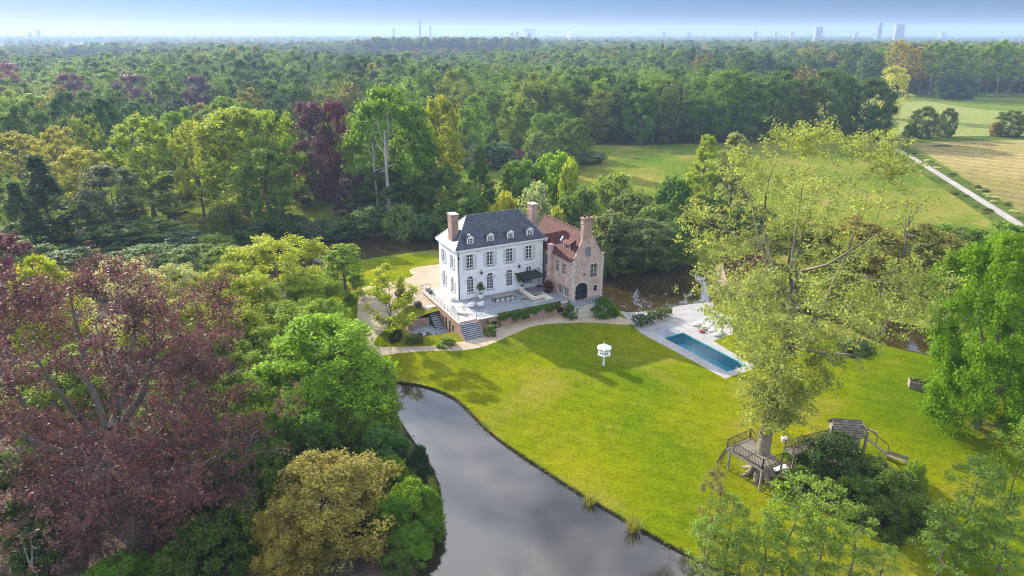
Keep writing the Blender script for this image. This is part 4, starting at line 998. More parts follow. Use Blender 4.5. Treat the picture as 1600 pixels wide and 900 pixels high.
# dining table with stools
t_ = hthing('dining_table', 6.1, -2.9, 'long weathered wood dining table on the terrace in front of the french door', 'table')
m = MB()
for i in range(5): m.box(-1.85, 1.85, -.5 + i * .2, -.31 + i * .2, .70, .75)
m.build('tabletop', M['teak'], t_)
MB().box(-1.7, 1.7, -.42, .42, .62, .698).build('apron', M['dark_metal'], t_)
for x in (-1.55, 1.55):
    for y in (-.38, .38): MB().box(x - .05, x + .05, y - .05, y + .05, 0, .62).build('leg', M['dark_metal'], t_)
SL = ['white stool at the stair end of the near side of the long dining table', 'white stool second from the stair end, near side of the dining table', 'white stool third from the stair end, near side of the dining table', 'white stool at the sofa end of the near side of the dining table',
      'white stool at the stair end, house side of the long dining table', 'white stool at the sofa end, house side of the long dining table']
st0 = None
for i, (x, y) in enumerate(((4.75, -3.75), (5.55, -3.75), (6.4, -3.75), (7.2, -3.75), (5.2, -2.05), (6.9, -2.05))):
    wx, wy = hw(x, y)
    if st0 is None:
        st0 = empty('stool', (wx, wy, TZ + .003), HA); MB().box(-.2, .2, -.17, .17, .41, .47).build('seat', M['cloth_white'], st0, bevel=.02)
        for a in (-.15, .15):
            for b in (-.12, .12): MB().bar((a, b, 0), (a * .85, b * .85, .41), .03).build('leg', M['white'], st0)
        s_ = st0
    else: s_ = copy_tree(st0); s_.location = (wx, wy, TZ + .003)
    tag(s_, SL[i], 'stool', 'stools round the terrace dining table')
# two white shell lounge chairs
def shell_chair(u, v, rz, label):
    c = hthing('lounge_chair', u, v, label, 'chair', rz, group='white shell lounge chairs')
    m = MB(); n = 14
    for k, (r0, z0) in enumerate(((.34, .05), (.50, .16), (.54, .38), (.50, .42), (.40, .34))): pass
    prof = [(.30, .02), (.48, .10), (.56, .30), (.54, .42), (.46, .40), (.40, .30), (.05, .28)]
    m.lathe(prof, 18); m.build('shell', M['white'], c, smooth=True)
    b = MB(); A = np.linspace(R(20), R(160), 10); vs = []
    for a in A:
        hgt = .42 + .42 * math.sin((a - R(20)) / R(140) * math.pi) ** .7
        for r_, z in ((.56, .30), (.60, hgt + .12), (.50, hgt + .12), (.47, .36)): vs.append((r_ * math.cos(a), r_ * math.sin(a), z))
    fs = []
    for i in range(9):
        for j in range(4): fs.append((i * 4 + j, i * 4 + (j + 1) % 4, i * 4 + 4 + (j + 1) % 4, i * 4 + 4 + j))
    fs += [(0, 1, 2, 3), (36, 39, 38, 37)]
    b.add(vs, fs).build('backrest', M['white'], c, smooth=True, bevel=.02)
    MB().lathe([(.38, .0), (.42, .04), (.42, .10), (.36, .13)], 16, (0, -.02, .28)).build('cushion', M['cloth_white'], c, smooth=True)
shell_chair(.65, -3.2, R(175), 'rounded white lounge chair nearer the manor corner, between deck chairs and table')
shell_chair(1.95, -3.6, R(185), 'rounded white lounge chair nearer the dining table, beside its twin')
# sling deck chairs
def sling(u, v, rz, label):
    c = hthing('deck_chair', u, v, label, 'chair', rz, group='white sling deck chairs')
    sl_ = MB(); pts = [(-.75, .38), (-.2, .26), (.25, .30), (.75, .85)]
    for (x0, z0), (x1, z1) in zip(pts[:-1], pts[1:]):
        sl_.add([(x0, -.28, z0), (x1, -.28, z1), (x1, .28, z1), (x0, .28, z0), (x0, -.28, z0 - .03), (x1, -.28, z1 - .03), (x1, .28, z1 - .03), (x0, .28, z0 - .03)], [(0, 1, 2, 3), (7, 6, 5, 4), (0, 4, 5, 1), (3, 2, 6, 7), (1, 5, 6, 2), (0, 3, 7, 4)])
    sl_.build('sling', M['cloth_white'], c)
    for y in (-.31, .31):
        f = MB().bar((-.8, y, .36), (.8, y, .9 if False else .88), .035) if False else MB()
        f.bar((-.78, y, .40), (.25, y, .30), .035).bar((.25, y, .30), (.8, y, .9), .035).bar((-.6, y, 0), (.3, y, .32), .035).bar((.5, y, 0), (-.1, y, .3), .035)
        f.build('frame', M['white'], c)
    MB().box(-.12, .12, -.2, .2, -.04, .05).build('pillow', M['cloth_white'], c).location = (.72, 0, .86)
sling(-2.2, -4.3, R(115), 'white sling deck chair nearer the terrace rail above the cellar doors')
sling(-1.35, -5.0, R(60), 'white sling deck chair nearer the wide steps, back raised')
# potted trees
def potted(u, v, s, label, seed):
    p = hthing('potted_tree', u, v, label, 'plant')
    MB().lathe([(.25, 0), (.38, .08), (.44, .62), (.48, .66), (.48, .74), (.40, .74), (.38, .66)], 18).build('pot', M['white'], p, smooth=False)
    MB().lathe([(.02, .68), (.39, .68), (.39, .70), (.02, .71)], 16).build('soil', M['soil'], p)
    pr = proto('potted', seed, 1300, .17, .32, 2.1, .75, cb=.35, n1=14, n2=5, tr=.05, minr=.004)
    for nm, me in (('trunk', pr.trunk), ('crown', pr.crown)):
        o = bpy.data.objects.new(nm, me); COL.objects.link(o); o.parent = p; o.location = (0, 0, .68); o.scale = (s * .72 / pr.R, s * .72 / pr.R, s * 1.75 / pr.H); o['tint'] = (.045, .085, .02)
potted(3.35, -.75, 1.1, 'small dark green tree in a white pot between the first two arched windows', 301)
potted(10.45, -.6, 1.25, 'taller potted tree in a white pot beside the black parasol', 302)
# corner sofa group
rg_ = hthing('outdoor_rug', 11.3, -4.1, 'pale rug under the corner sofa on the terrace', 'rug', R(0)); MB().box(-1.75, 1.75, -1.85, 1.6, 0, .02).build('weave', M['cream'], rg_)
sf = hthing('corner_sofa', 10.0, -3.7, 'cream L shaped outdoor corner sofa under the black parasol', 'sofa', R(0))
MB().box(-.45, .45, -2.0, 2.3, .05, .22).box(.45, 1.7, -2.0, -1.1, .05, .22).build('base', M['teak'], sf, bevel=.02)
for y0, y1 in ((-1.98, -.95), (-.93, .1), (.12, 1.15), (1.17, 2.28)): MB().box(-.25, .44, y0, y1, .23, .43).build('seat_cushion', M['cream'], sf, bevel=.05)
MB().box(.47, 1.68, -1.75, -1.1, .23, .43).build('seat_cushion', M['cream'], sf, bevel=.05)
for y0, y1 in ((-1.98, -.6), (-.58, .85), (.87, 2.28)): MB().box(-.45, -.22, y0, y1, .24, .80).build('back_cushion', M['cream'], sf, bevel=.06)
MB().box(-.2, 1.68, -2.0, -1.77, .24, .78).build('back_cushion', M['cream'], sf, bevel=.06)
for x, y in ((-.1, .5), (-.1, -.7), (.8, -1.6)): MB().box(x - .2, x + .2, y - .08, y + .08, .45, .8).build('scatter_cushion', M['teak'], sf, bevel=.05)
ct = hthing('coffee_table', 11.5, -3.6, 'low dark coffee table on the pale rug beside the corner sofa', 'table')
MB().box(-.65, .65, -.5, .5, .30, .36).build('tabletop', M['teak'], ct, bevel=.01)
for x in (-.55, .55):
    for y in (-.4, .4): MB().box(x - .04, x + .04, y - .04, y + .04, 0.02, .30).build('leg', M['dark_metal'], ct)
ot = hthing('ottoman', 8.75, -4.1, 'small low wooden side table standing apart between dining table and sofa', 'table')
MB().box(-.45, .45, -.32, .32, .26, .33).build('tabletop', M['teak'], ot, bevel=.01)
for x in (-.38, .38):
    for y in (-.25, .25): MB().box(x - .03, x + .03, y - .03, y + .03, 0, .26).build('leg', M['dark_metal'], ot)
# rectangular cantilever parasol
pa = hthing('parasol', 11.4, -1.6, 'black rectangular cantilever parasol over the corner sofa', 'parasol', R(0))
cz = 2.75; m = MB(); hx, hy = 1.85, 1.6
m.add([(-hx, -hy, cz), (hx, -hy, cz), (hx, hy, cz), (-hx, hy, cz), (0, 0, cz + .42), (-hx, -hy, cz - .16), (hx, -hy, cz - .16), (hx, hy, cz - .16), (-hx, hy, cz - .16)], [(0, 1, 4), (1, 2, 4), (2, 3, 4), (3, 0, 4), (0, 5, 6, 1), (1, 6, 7, 2), (2, 7, 8, 3), (3, 8, 5, 0)])
m.build('canopy', M['black_cloth'], pa)
m = MB()
for x, y in ((-hx, -hy), (hx, -hy), (hx, hy), (-hx, hy)): m.bar((x * .98, y * .98, cz - .02), (0, 0, cz + .36), .03)
m.build('rib', M['dark_metal'], pa)
MB().bar((2.3, 1.35, 0), (2.3, 1.35, 3.1), .09).build('pole', M['dark_metal'], pa); MB().bar((2.3, 1.35, 3.08), (0, 0, cz + .45), .07).build('arm', M['dark_metal'], pa)
MB().box(1.9, 2.7, .95, 1.75, 0, .12).build('base', M['dark_metal'], pa, bevel=.02)
sh = plant(SHRUB_FAR[1], 'wall_shrub', 'reddish brown shrub on the terrace at the foot of the brick house wall', 'shrub', *hw(13.7, -3.2), TZ, 1.9, .75, (.06, .03, .025))
bx2 = hthing('storage_box', -.75, .6, 'low white cushion box standing by the manor corner on the terrace', 'box')
MB().box(-.45, .45, -.4, .4, .03, .5).build('body', M['white'], bx2, bevel=.02); MB().box(-.48, .48, -.43, .43, .505, .56).build('lid', M['white'], bx2, bevel=.015)
bn = hthing('terrace_bench', -2.6, 5.2, 'low dark bench at the far end of the terrace by the gravel court', 'bench')
MB().box(-.3, .3, -.8, .8, .36, .43).build('seat', M['dark_metal'], bn)
for y in (-.65, .65): MB().box(-.25, .25, y - .05, y + .05, 0, .36).build('leg', M['dark_metal'], bn)
gt = hthing('handrail', -3.2, 7.1, 'thin metal hoop handrail where the gravel court meets the terrace', 'handrail', z=2.2)
MB().bar((-.2, 0, 0), (-.2, 0, 1.0), .05).bar((1.5, 0, 0), (1.5, 0, 1.0), .05).bar((-.2, 0, 1.0), (1.5, 0, 1.0), .05).build('rail', M['dark_metal'], gt)
gx = hthing('planter_box', -5.6, 2.2, 'dark square planter box at the top of the cellar steps', 'planter', z=float(gz(*hw(-5.6, 2.2))))
MB().box(-.45, .45, -.45, .45, 0, .75).build('box', M['dark_metal'], gx, bevel=.02); MB().box(-.4, .4, -.4, .4, .70, .755).build('soil', M['soil'], gx)
# patio fire bowl and wire chairs
fb = hthing('fire_bowl', -6.9, -5.2, 'black ball shaped fire bowl on the sunken round patio', 'fire bowl', z=PATIO_Z)
MB().lathe([(.15, 0), (.42, .12), (.55, .45), (.46, .8), (.40, .84), (.36, .6), (.1, .5)], 16).build('bowl', M['dark_metal'], fb, smooth=True)
for i, (u, v, rz) in enumerate(((-5.6, -5.6, .4), (-5.0, -5.4, 1.2))):
    c = hthing('wire_chair', u, v, ('wire garden chair nearer the fire bowl on the round patio', 'wire garden chair nearer the cellar doors on the round patio')[i], 'chair', rz, PATIO_Z, 'wire chairs on the round patio')
    MB().box(-.25, .25, -.25, .25, .42, .45).build('seat', M['dark_metal'], c)
    m = MB()
    for k in range(5): m.bar((-.22 + k * .11, .24, .45), (-.22 + k * .11, .3, .88), .02)
    m.bar((-.25, .3, .88), (.25, .3, .88), .03).build('backrest', M['dark_metal'], c)
    for x in (-.22, .22):
        for y in (-.22, .22): MB().bar((x, y, 0), (x, y, .42), .025).build('leg', M['dark_metal'], c)
# ivy spilling over the terrace wall: one climbing plant
g = np.random.default_rng(9); n = 5200
s = g.uniform(2.6, 12.9, n); hang = .35 + .5 * (np.sin(s * 1.3) * .5 + .5) + .45 * (np.sin(s * 3.7 + 1) * .5 + .5) * (s < 9)
hang = np.where((s > 9.3) & (s < 10.3), .25, hang)
zt = TZ + .10 - g.random(n) ** 1.2 * hang * 1.25; yv = -8.06 - g.random(n) * .30 * np.clip(1.2 - (TZ - zt) * .4, .3, 1)
top_ = g.random(n) < .28; yv = np.where(top_, -7.72 - g.random(n) * .4, yv); zt = np.where(top_, TZ + .06 + g.random(n) * .22, zt)
cl = np.stack([s, yv, zt, np.full(n, .6)], 1); V, F, var = leaves(5, cl, 7000, .2, .08, np.array([8., -4, 0]))
iv = link('wall_ivy', mesh_np('wall_ivy', V, F, attrs={'var': var}), M['leaf']); x, y = hw(0, 0); iv.location = (x, y, 0); iv.rotation_euler = (0, 0, HA); iv['tint'] = (.055, .10, .016)
tag(iv, 'green ivy hanging over the brick terrace wall above the path', 'ivy')
cl = []
for s0, z1 in ((1.0, 2.5), (2.7, 2.4)):
    for k in range(60): q = g.random(); cl.append((s0 + g.normal(0, .12) + .15 * math.sin(q * 5), -8.1 - g.random() * .12, .9 + q * (z1 - .9), .5))
V, F, var = leaves(6, np.array(cl), 420, .15, .12, np.array([8., -4, 0])); iv2 = link('climber', mesh_np('climber', V, F, attrs={'var': var}), M['leaf']); iv2.location = iv.location; iv2.rotation_euler = (0, 0, HA); iv2['tint'] = (.075, .085, .03)
tag(iv2, 'thin climbing plant on the brick terrace wall beside the wide steps', 'climber')
# low shrubs round the house
def bush(label, px, py, w, h, tint, p=None, name='shrub', cat='shrub', sq=1, group=None):
    x, y = gp(px, py); z = float(gz(x, y)); o = plant(p or SHRUB[_rg.randrange(2)], name, label, cat, x, y, z - .05, h, w / 2, vary(tint, .05), _rg.uniform(0, 6), group)
    return o
bush('round clipped green bush against the terrace wall below the brick house doors', 894, 495, 2.9, 2.1, (.05, .095, .018))
bush('wide dark green bush beside the landing of the brick house by the moat', 943, 494, 4.0, 3.1, (.04, .085, .015))
bush('small mounded bush at the foot of the wide terrace steps', 767, 523, 2.0, 1.5, (.065, .105, .025))
bush('rounded low hedge bush beside the round patio near the steps', 697, 540, 2.6, 1.15, (.08, .12, .025))
bush('dark little shrub standing in for the shadow at the foot of the young lime green tree', 618, 530, 2.2, 1.5, (.025, .035, .015))  # shadow below the young tree, shaped as a dark-tinted clump of leaves
def hedge(name, label, a, b, w, h, tint, n=2600, size=.16, seed=1):
    a, b = np.array(a), np.array(b); g = np.random.default_rng(seed); L = np.linalg.norm(b - a); d = (b - a) / L; nn = np.array([-d[1], d[0]])
    t_ = g.uniform(0, L, 400); o = g.uniform(-w / 2, w / 2, 400); z = h * (1 - .85 * g.random(400) ** 2)
    xy = a + t_[:, None] * d + o[:, None] * nn; zz0 = gz(xy[:, 0], xy[:, 1])
    V, F, var = leaves(seed, np.c_[xy, zz0 + z, np.full(400, 1)], n, size, .22, np.array([*(a + b) / 2, h * .3]))
    ob = link(name, mesh_np(name, V, F, attrs={'var': var}), M['leaf']); ob['tint'] = tint; return tag(ob, label, 'hedge')
hedge('box_hedge', 'short clipped hedge block between the path and the round patio', gp(634, 538), gp(661, 535), 1.1, 1.2, (.05, .075, .025), 3000, seed=2)
hedge('low_hedge', 'grey green low hedge between the moat walkway and the pool deck', at_z(992, 512)[:2], at_z(1046, 492)[:2], 1.8, 1.3, (.045, .07, .035), 7000, .18, 3)
# layered topiary
x, y = gp(628, 478); tp = empty('layered_topiary', (x, y, float(gz(x, y)) - .03), 0, 'cloud clipped tree with reddish top beside the cellar steps', 'tree')
MB().tube([(0, 0, 0), (.05, 0, 3)], [.09, .04], 6).build('trunk', M['bark'], tp)
cl = np.array([(0, 0, .9, 1.5), (.2, .1, 1.6, 1.3), (-.2, 0, 2.2, 1.1), (0, 0, 2.8, .9), (0, 0, 3.2, .6)]); V, F, var = leaves(8, cl, 2600, .22, .8, np.array([0, 0, 1.5]), flat=.4)
o = link('crown', mesh_np('topiary', V, F, attrs={'var': var}), M['leaf'], tp); o['tint'] = (.085, .085, .02)
# dovecote
dx, dy = at_z(943, 571)[:2]; dc = empty('dovecote', (dx, dy, 0), R(20), 'white hexagonal wooden dovecote on a post in the lawn', 'dovecote')
MB().box(-.11, .11, -.11, .11, 0, 1.75).build('post', M['white'], dc, bevel=.015)
hexa = lambda r: [(r * math.cos(R(60 * i)), r * math.sin(R(60 * i))) for i in range(6)]
MB().prism(hexa(.9), 1.6, 1.68).build('platform', M['white'], dc)
m = MB(); P = hexa(.74)
for i in range(6):
    a, b = np.array(P[i]), np.array(P[(i + 1) % 6]); L = np.linalg.norm(b - a); d = (b - a) / L; nn = np.array([d[1], -d[0]])
    fn = lambda s_, dd, z, a=a, d=d, nn=nn: (*(a + d * s_ - nn * dd), z)
    wall(m, rect(0, L, 1.68, 2.6), [arc(.12, .32, 1.78, 1.93, 2.02), arc(.44, .64, 1.78, 1.93, 2.02), arc(.28, .48, 2.18, 2.32, 2.42)], fn, .12)
m.build('body', M['white'], dc); MB().prism(hexa(.58), 1.7, 2.58).build('interior', M['dark_metal'], dc)
m = MB()
m.add([(*p, 2.56) for p in hexa(1.0)] + [(0, 0, 3.12)], [(i, (i + 1) % 6, 6) for i in range(6)] + [(5, 4, 3, 2, 1, 0)]); m.build('roof', M['white'], dc)
MB().lathe([(.06, 3.08), (.05, 3.25), (.10, 3.32), (.02, 3.45)], 8).build('finial', M['lead'], dc)
m = MB()
for i in range(6):
    a = R(60 * i + 30); m.box(-.14, .14, -.03, .03, 0, .03, lambda x, y, z, a=a: (x * -math.sin(a) + (.75 + y) * math.cos(a), x * math.cos(a) + (.75 + y) * math.sin(a), 2.1 + z))
m.build('perch', M['white'], dc)
# bean bags on the pool deck
BL = ['long white bean bag lounger farthest from the pool water, by the hedge', 'white bean bag lounger behind the magenta cushion', 'white bean bag lounger between two others beside the magenta cushion', 'large white bean bag lounger at the lawn end of the row']
for i, (px, py, s_) in enumerate(((1091, 508, 1.0), (1103, 513, 1.0), (1112, 517, .8), (1122, 523, 1.15))):
    x, y, _ = at_z(px, py); m = MB()
    b = empty('bean_bag', (x, y, .01), R(25) + i * .15, BL[i], 'bean bag', 'white bean bags by the pool')
    m.lathe([(.25, 0), (.5, .08), (.55, .25), (.42, .42), (.2, .5), (.03, .52)], 14)
    m.v = [(vx * 1.9 * s_, vy * 1.0 * s_, vz * s_ * (1 + .5 * max(0, vx))) for vx, vy, vz in m.v]
    m.build('cover', M['cloth_white'], b, smooth=True)
x, y, _ = at_z(1097, 519.5); b = empty('pouf', (x, y, .01), .3, 'magenta pouf cushion in front of the white bean bags', 'pouf'); MB().lathe([(.3, 0), (.42, .08), (.42, .26), (.3, .34), (.03, .35)], 14).build('cover', M['magenta'], b, smooth=True)
# slatted pool cover housing at the head of the pool
dA, dB = at_z(1003, 521)[:2], at_z(1060, 503)[:2]
ax_ = (pw2 - pw1) / np.linalg.norm(pw2 - pw1); ay_ = (pw4 - pw1) / np.linalg.norm(pw4 - pw1)
pc = empty('pool_cover', (*(pw1 - ax_ * 3.1), .012), 0, 'grey slatted cover over the shallow head of the swimming pool', 'pool cover')
m = MB()
for i in range(14):
    a = pw1 * 0 + ax_ * (i * .21); P = [a, a + ay_ * 3.3, a + ay_ * 3.3 + ax_ * .19, a + ax_ * .19]; m.prism([tuple(p) for p in P], 0, .04)
m.build('slats', M['bluestone'], pc)
# short rail by the water
hr = empty('water_rail', (*at_z(990, 495)[:2], 0), R(20), 'short thin metal rail at the corner of the moat walkway', 'handrail')
m = MB()
for i in range(3): m.bar((i * .75 - .7, 0, 0), (i * .75 - .7, 0, 1.0), .05)
m.bar((-.7, 0, 1.0), (.8, 0, 1.0), .05).build('rail', M['dark_metal'], hr)
# wooden trough planter
x, y = at_z(1437, 606)[:2]; tr_ = empty('wooden_trough', (x, y, 0), R(-22), 'large wooden planting trough with green plants on the lawn', 'planter')
m = MB()
for i in range(3): z = .02 + i * .3; m.box(-1.25, 1.25, -.7, -.62, z, z + .28).box(-1.25, 1.25, .62, .7, z, z + .28).box(-1.25, -1.17, -.618, .618, z, z + .28).box(1.17, 1.25, -.618, .618, z, z + .28)
m.build('boards', M['teak'], tr_); MB().box(-1.16, 1.16, -.61, .61, .6, .78).build('soil', M['soil'], tr_)
g = np.random.default_rng(4); cl = np.c_[g.uniform(-1, 1, 30), g.uniform(-.5, .5, 30), g.uniform(.8, 1.1, 30), np.ones(30)]; V, F, var = leaves(4, cl, 700, .2, .2, np.array([0, 0, .5])); o = link('plants', mesh_np('plants', V, F, attrs={'var': var}), M['leaf'], tr_); o['tint'] = (.06, .10, .02)
# ----------------------------------------------------------------- tree house
DZ = 2.3
def dz_(px, py, z=DZ): return at_z(px, py, z)[:2]
c1, c2, c3, c4 = dz_(1136, 700), dz_(1191, 733), dz_(1222, 722), dz_(1172, 684)
th = empty('tree_platform', (*((c1 + c3) / 2), 0), 0, 'timber viewing platform with railings built round the big plane tree trunk', 'platform')
o0 = (c1 + c3) / 2
Lc = lambda p: tuple(np.array(p) - o0)
m = MB(); n = 16
for i in range(n):
    a, b = c1 + (c2 - c1) * i / n, c1 + (c2 - c1) * (i + .9) / n; a2, b2 = c4 + (c3 - c4) * i / n, c4 + (c3 - c4) * (i + .9) / n
    m.prism([Lc(a), Lc(b), Lc(b2), Lc(a2)], DZ - .06, DZ)
m.build('deck', M['teak'], th)
m = MB()
for a, b in ((c1, c2), (c2, c3), (c3, c4), (c4, c1)): m.bar((*Lc(a), DZ - .17), (*Lc(b), DZ - .17), .08, .2)
m.build('beam', M['teak'], th)
for c in (c1 + (c2 - c1) * .1, c2, c3): x, y = Lc(c); MB().bar((x, y, -.05), (x, y, DZ - .07), .16).build('post', M['teak'], th)
def fence_run(P, z, h=1.0, gap=.16):
    m = MB()
    for a, b in zip(P[:-1], P[1:]):
        a, b = np.array(a), np.array(b); L = np.linalg.norm(b - a); za = z if np.isscalar(z) else z[0]
        k = max(2, int(L / gap))
        for i in range(k + 1):
            p = a + (b - a) * i / k; w = .09 if i in (0, k) else .035; m.bar((*p, za), (*p, za + h + (.08 if w > .05 else 0)), w)
        m.bar((*a, za + h), (*b, za + h), .07); m.bar((*a, za + .12), (*b, za + .12), .05)
    return m
fence_run([Lc(c1 + (c2 - c1) * .18), Lc(c2), Lc(c3)], DZ).build('railing', M['dark_wood'], th)
fence_run([Lc(c1), Lc(c4), Lc(c4 + (c3 - c4) * .3)], DZ).build('railing', M['dark_wood'], th)
lb_ = at_z(1123, 722)[:2]; la = c1
m = MB(); w_ = np.array([.28, .18])
for s_ in (-1, 1): m.bar((*Lc(la + w_ * s_), DZ), (*Lc(lb_ + w_ * s_), 0), .07)
for i in range(9): q = (i + .5) / 9; p = la + (lb_ - la) * q; m.bar((*Lc(p - w_), DZ * (1 - q)), (*Lc(p + w_), DZ * (1 - q)), .06)
m.build('ladder', M['dark_wood'], th)
# bridge and hut
h1, h2 = dz_(1232, 706), dz_(1300, 688)
br_ = empty('rope_bridge', (*h1, 0), 0, 'railed wooden bridge from the tree platform to the hut', 'bridge'); d = (h2 - h1) / np.linalg.norm(h2 - h1); nn = np.array([-d[1], d[0]]); L = np.linalg.norm(h2 - h1)
m = MB()
for i in range(int(L / .18)): a = d * i * .18; m.prism([tuple(a - nn * .55), tuple(a + d * .16 - nn * .55), tuple(a + d * .16 + nn * .55), tuple(a + nn * .55)], DZ - .06, DZ)
m.build('deck', M['teak'], br_)
for s_ in (-.55, .55): fence_run([tuple(nn * s_), tuple(d * L + nn * s_)], DZ, .95).build('railing', M['dark_wood'], br_)
for q in (.15, .85): p = d * L * q; MB().bar((*p, 0), (*p, DZ - .06), .14).build('post', M['teak'], br_)
hb = h2 + d * 1.5; hut = empty('play_hut', (*hb, 0), R(-8), 'small raised timber play hut with a shingled pitched roof', 'hut'); hs = 1.15; HZ = 1.9
m = MB(); G_ = [(0, HZ), (2.3, HZ), (2.3, HZ + 1.5), (1.15, HZ + 2.35), (0, HZ + 1.5)]
wall(m, G_, [rect(.8, 1.45, HZ + .1, HZ + 1.5)], lambda s, d_, z: (-1.15 + d_, 1.15 - s, z), .1); wall(m, G_, [], lambda s, d_, z: (1.15 - d_, -1.15 + s, z))
wall(m, rect(0, 2.3, HZ, HZ + 1.5), [], lambda s, d_, z: (-1.15 + s, -1.15 + d_, z)); wall(m, rect(0, 2.3, HZ, HZ + 1.5), [], lambda s, d_, z: (1.15 - s, 1.15 - d_, z))
m.build('wall', M['teak'], hut); MB().box(-1.2, 1.2, -1.2, 1.2, HZ - .12, HZ - .004).build('floor', M['teak'], hut)
MB().box(-.9, 1.0, -.98, 1.0, HZ, HZ + 1.4).build('interior', M['dark_metal'], hut)
m = MB(); m.add([(-1.4, -1.45, HZ + 1.28), (1.4, -1.45, HZ + 1.28), (1.4, 0, HZ + 2.42), (-1.4, 0, HZ + 2.42), (-1.4, 1.45, HZ + 1.28), (1.4, 1.45, HZ + 1.28)], [(0, 1, 2, 3), (3, 2, 5, 4)])
o = m.build('roof', M['shingle'], hut); md = o.modifiers.new('s', 'SOLIDIFY'); md.thickness = .07; md.offset = 1
for x in (-1.05, 1.05):
    for y in (-1.05, 1.05): MB().bar((x, y, -.05), (x, y, HZ - .12), .14).build('post', M['dark_wood'], hut)
MB().bar((1.75, -.9, 0), (1.75, -.9, 3.6), .2).bar((1.75, .9, 0), (1.75, .9, 3.6), .2).bar((1.0, 0.9, 3.5), (2.9, -.4, 3.3), .14).bar((1.75, -1.0, 3.62), (1.75, 1.0, 3.62), .14).build('swing_beam', M['teak'], hut)
rp0, rp1 = at_z(1352, 682, 1.9)[:2], at_z(1388, 712)[:2]
rm_ = empty('ramp', (*rp0, 0), 0, 'narrow wooden ramp with handrail going down from the play hut', 'ramp'); e_ = rp1 - rp0; m = MB(); nn = np.array([-e_[1], e_[0]]) / np.linalg.norm(e_) * .4
m.add([(*(-nn), 1.9), (*nn, 1.9), (*(e_ + nn), .05), (*(e_ - nn), .05), (*(-nn), 1.82), (*nn, 1.82), (*(e_ + nn), -.03), (*(e_ - nn), -.03)], [(0, 3, 2, 1), (4, 5, 6, 7), (0, 1, 5, 4), (3, 7, 6, 2), (0, 4, 7, 3), (1, 2, 6, 5)]); m.build('boards', M['teak'], rm_)
m = MB(); m.bar((*nn, 2.8), (*(e_ + nn), .95), .08)
for q in (0, .5, 1): p = e_ * q + nn; m.bar((*p, 1.9 * (1 - q)), (*p, 2.8 - 1.85 * q), .07)
m.build('handrail', M['dark_wood'], rm_)
x, y = at_z(1400, 722)[:2]; bnn = empty('garden_bench', (x, y, 0), R(-38), 'plain wooden bench standing on the lawn below the play hut', 'bench')
MB().box(-.95, .95, -.2, .2, .40, .45).build('seat', M['teak'], bnn); MB().box(-.95, .95, .2, .25, .55, .85).build('backrest', M['teak'], bnn)
for x in (-.8, .8): MB().box(x - .04, x + .04, -.18, .24, 0, .40).box(x - .04, x + .04, .19, .25, .4, .85).build('leg', M['teak'], bnn)
x, y = at_z(1219, 733)[:2]; sw = empty('sail_cloth', (x, y, .01), .2, 'crumpled white cloth lying on the grass under the tree platform', 'cloth')
m = MB(); g = np.random.default_rng(2)
for i in range(7):
    for j in range(4): pass
vs = [(i * .3 - .9 + g.normal(0, .04), j * .3 - .45 + g.normal(0, .04), max(.02, g.normal(.12, .07))) for i in range(7) for j in range(4)]
m.add(vs, [(i * 4 + j, i * 4 + 4 + j, i * 4 + 5 + j, i * 4 + 1 + j) for i in range(6) for j in range(3)]); o = m.build('sheet', M['cloth_white'], sw, smooth=True); md = o.modifiers.new('s', 'SOLIDIFY'); md.thickness = .03
# a small white bucket chair on the deck
p = dz_(1224, 690, DZ); bk = empty('white_bucket', (*p, DZ + .003), 0, 'white tub standing on the tree platform beside the trunk', 'tub'); MB().lathe([(.2, 0), (.28, .45), (.31, .47), (.24, .47), (.2, .1)], 12).build('tub', M['white'], bk)
# reeds along the lake edge
for i, (px, py, h) in enumerate(((922, 786, 1.0), (990, 828, 1.6))):
    x, y = at_z(px, py, WZ)[:2]; g = np.random.default_rng(i); Vs, Fs = [], []
    for k in range(170):
        a, r_ = g.uniform(0, 6.28), g.random() ** .6 * .55; b0 = np.array([r_ * math.cos(a), r_ * math.sin(a), -.1]); out = np.array([math.cos(a), math.sin(a), 0]) * g.uniform(.05, .6) * h; w_ = np.array([-math.sin(a), math.cos(a), 0]) * .02
        hh = h * g.uniform(.5, 1); m1 = b0 + out * .35 + (0, 0, hh * .65); e1 = b0 + out + (0, 0, hh * .9)
        n0 = len(Vs) * 5; Vs.append(np.array([b0 - w_, b0 + w_, m1 + w_, m1 - w_, e1])); Fs.append((n0, n0 + 1, n0 + 2, n0 + 3)); Fs.append((n0 + 3, n0 + 2, n0 + 4, n0 + 4))
    V = np.concatenate(Vs); me = bpy.data.meshes.new('reeds'); me.from_pydata([tuple(v) for v in V], [], [f if f[2] != f[3] else f[:3] for f in Fs])
    at = me.attributes.new('var', 'FLOAT', 'POINT'); at.data.foreach_set('value', g.random(len(V)).astype(np.float32))
    o = link('reed_clump', me, M['leaf']); o.location = (x, y, WZ); o['tint'] = (.11, .12, .035)
    tag(o, ('smaller clump of reeds at the lake edge, farther along the lawn bank', 'taller clump of reeds standing in the lake by the lawn bank')[i], 'reeds', 'reed clumps in the lake')

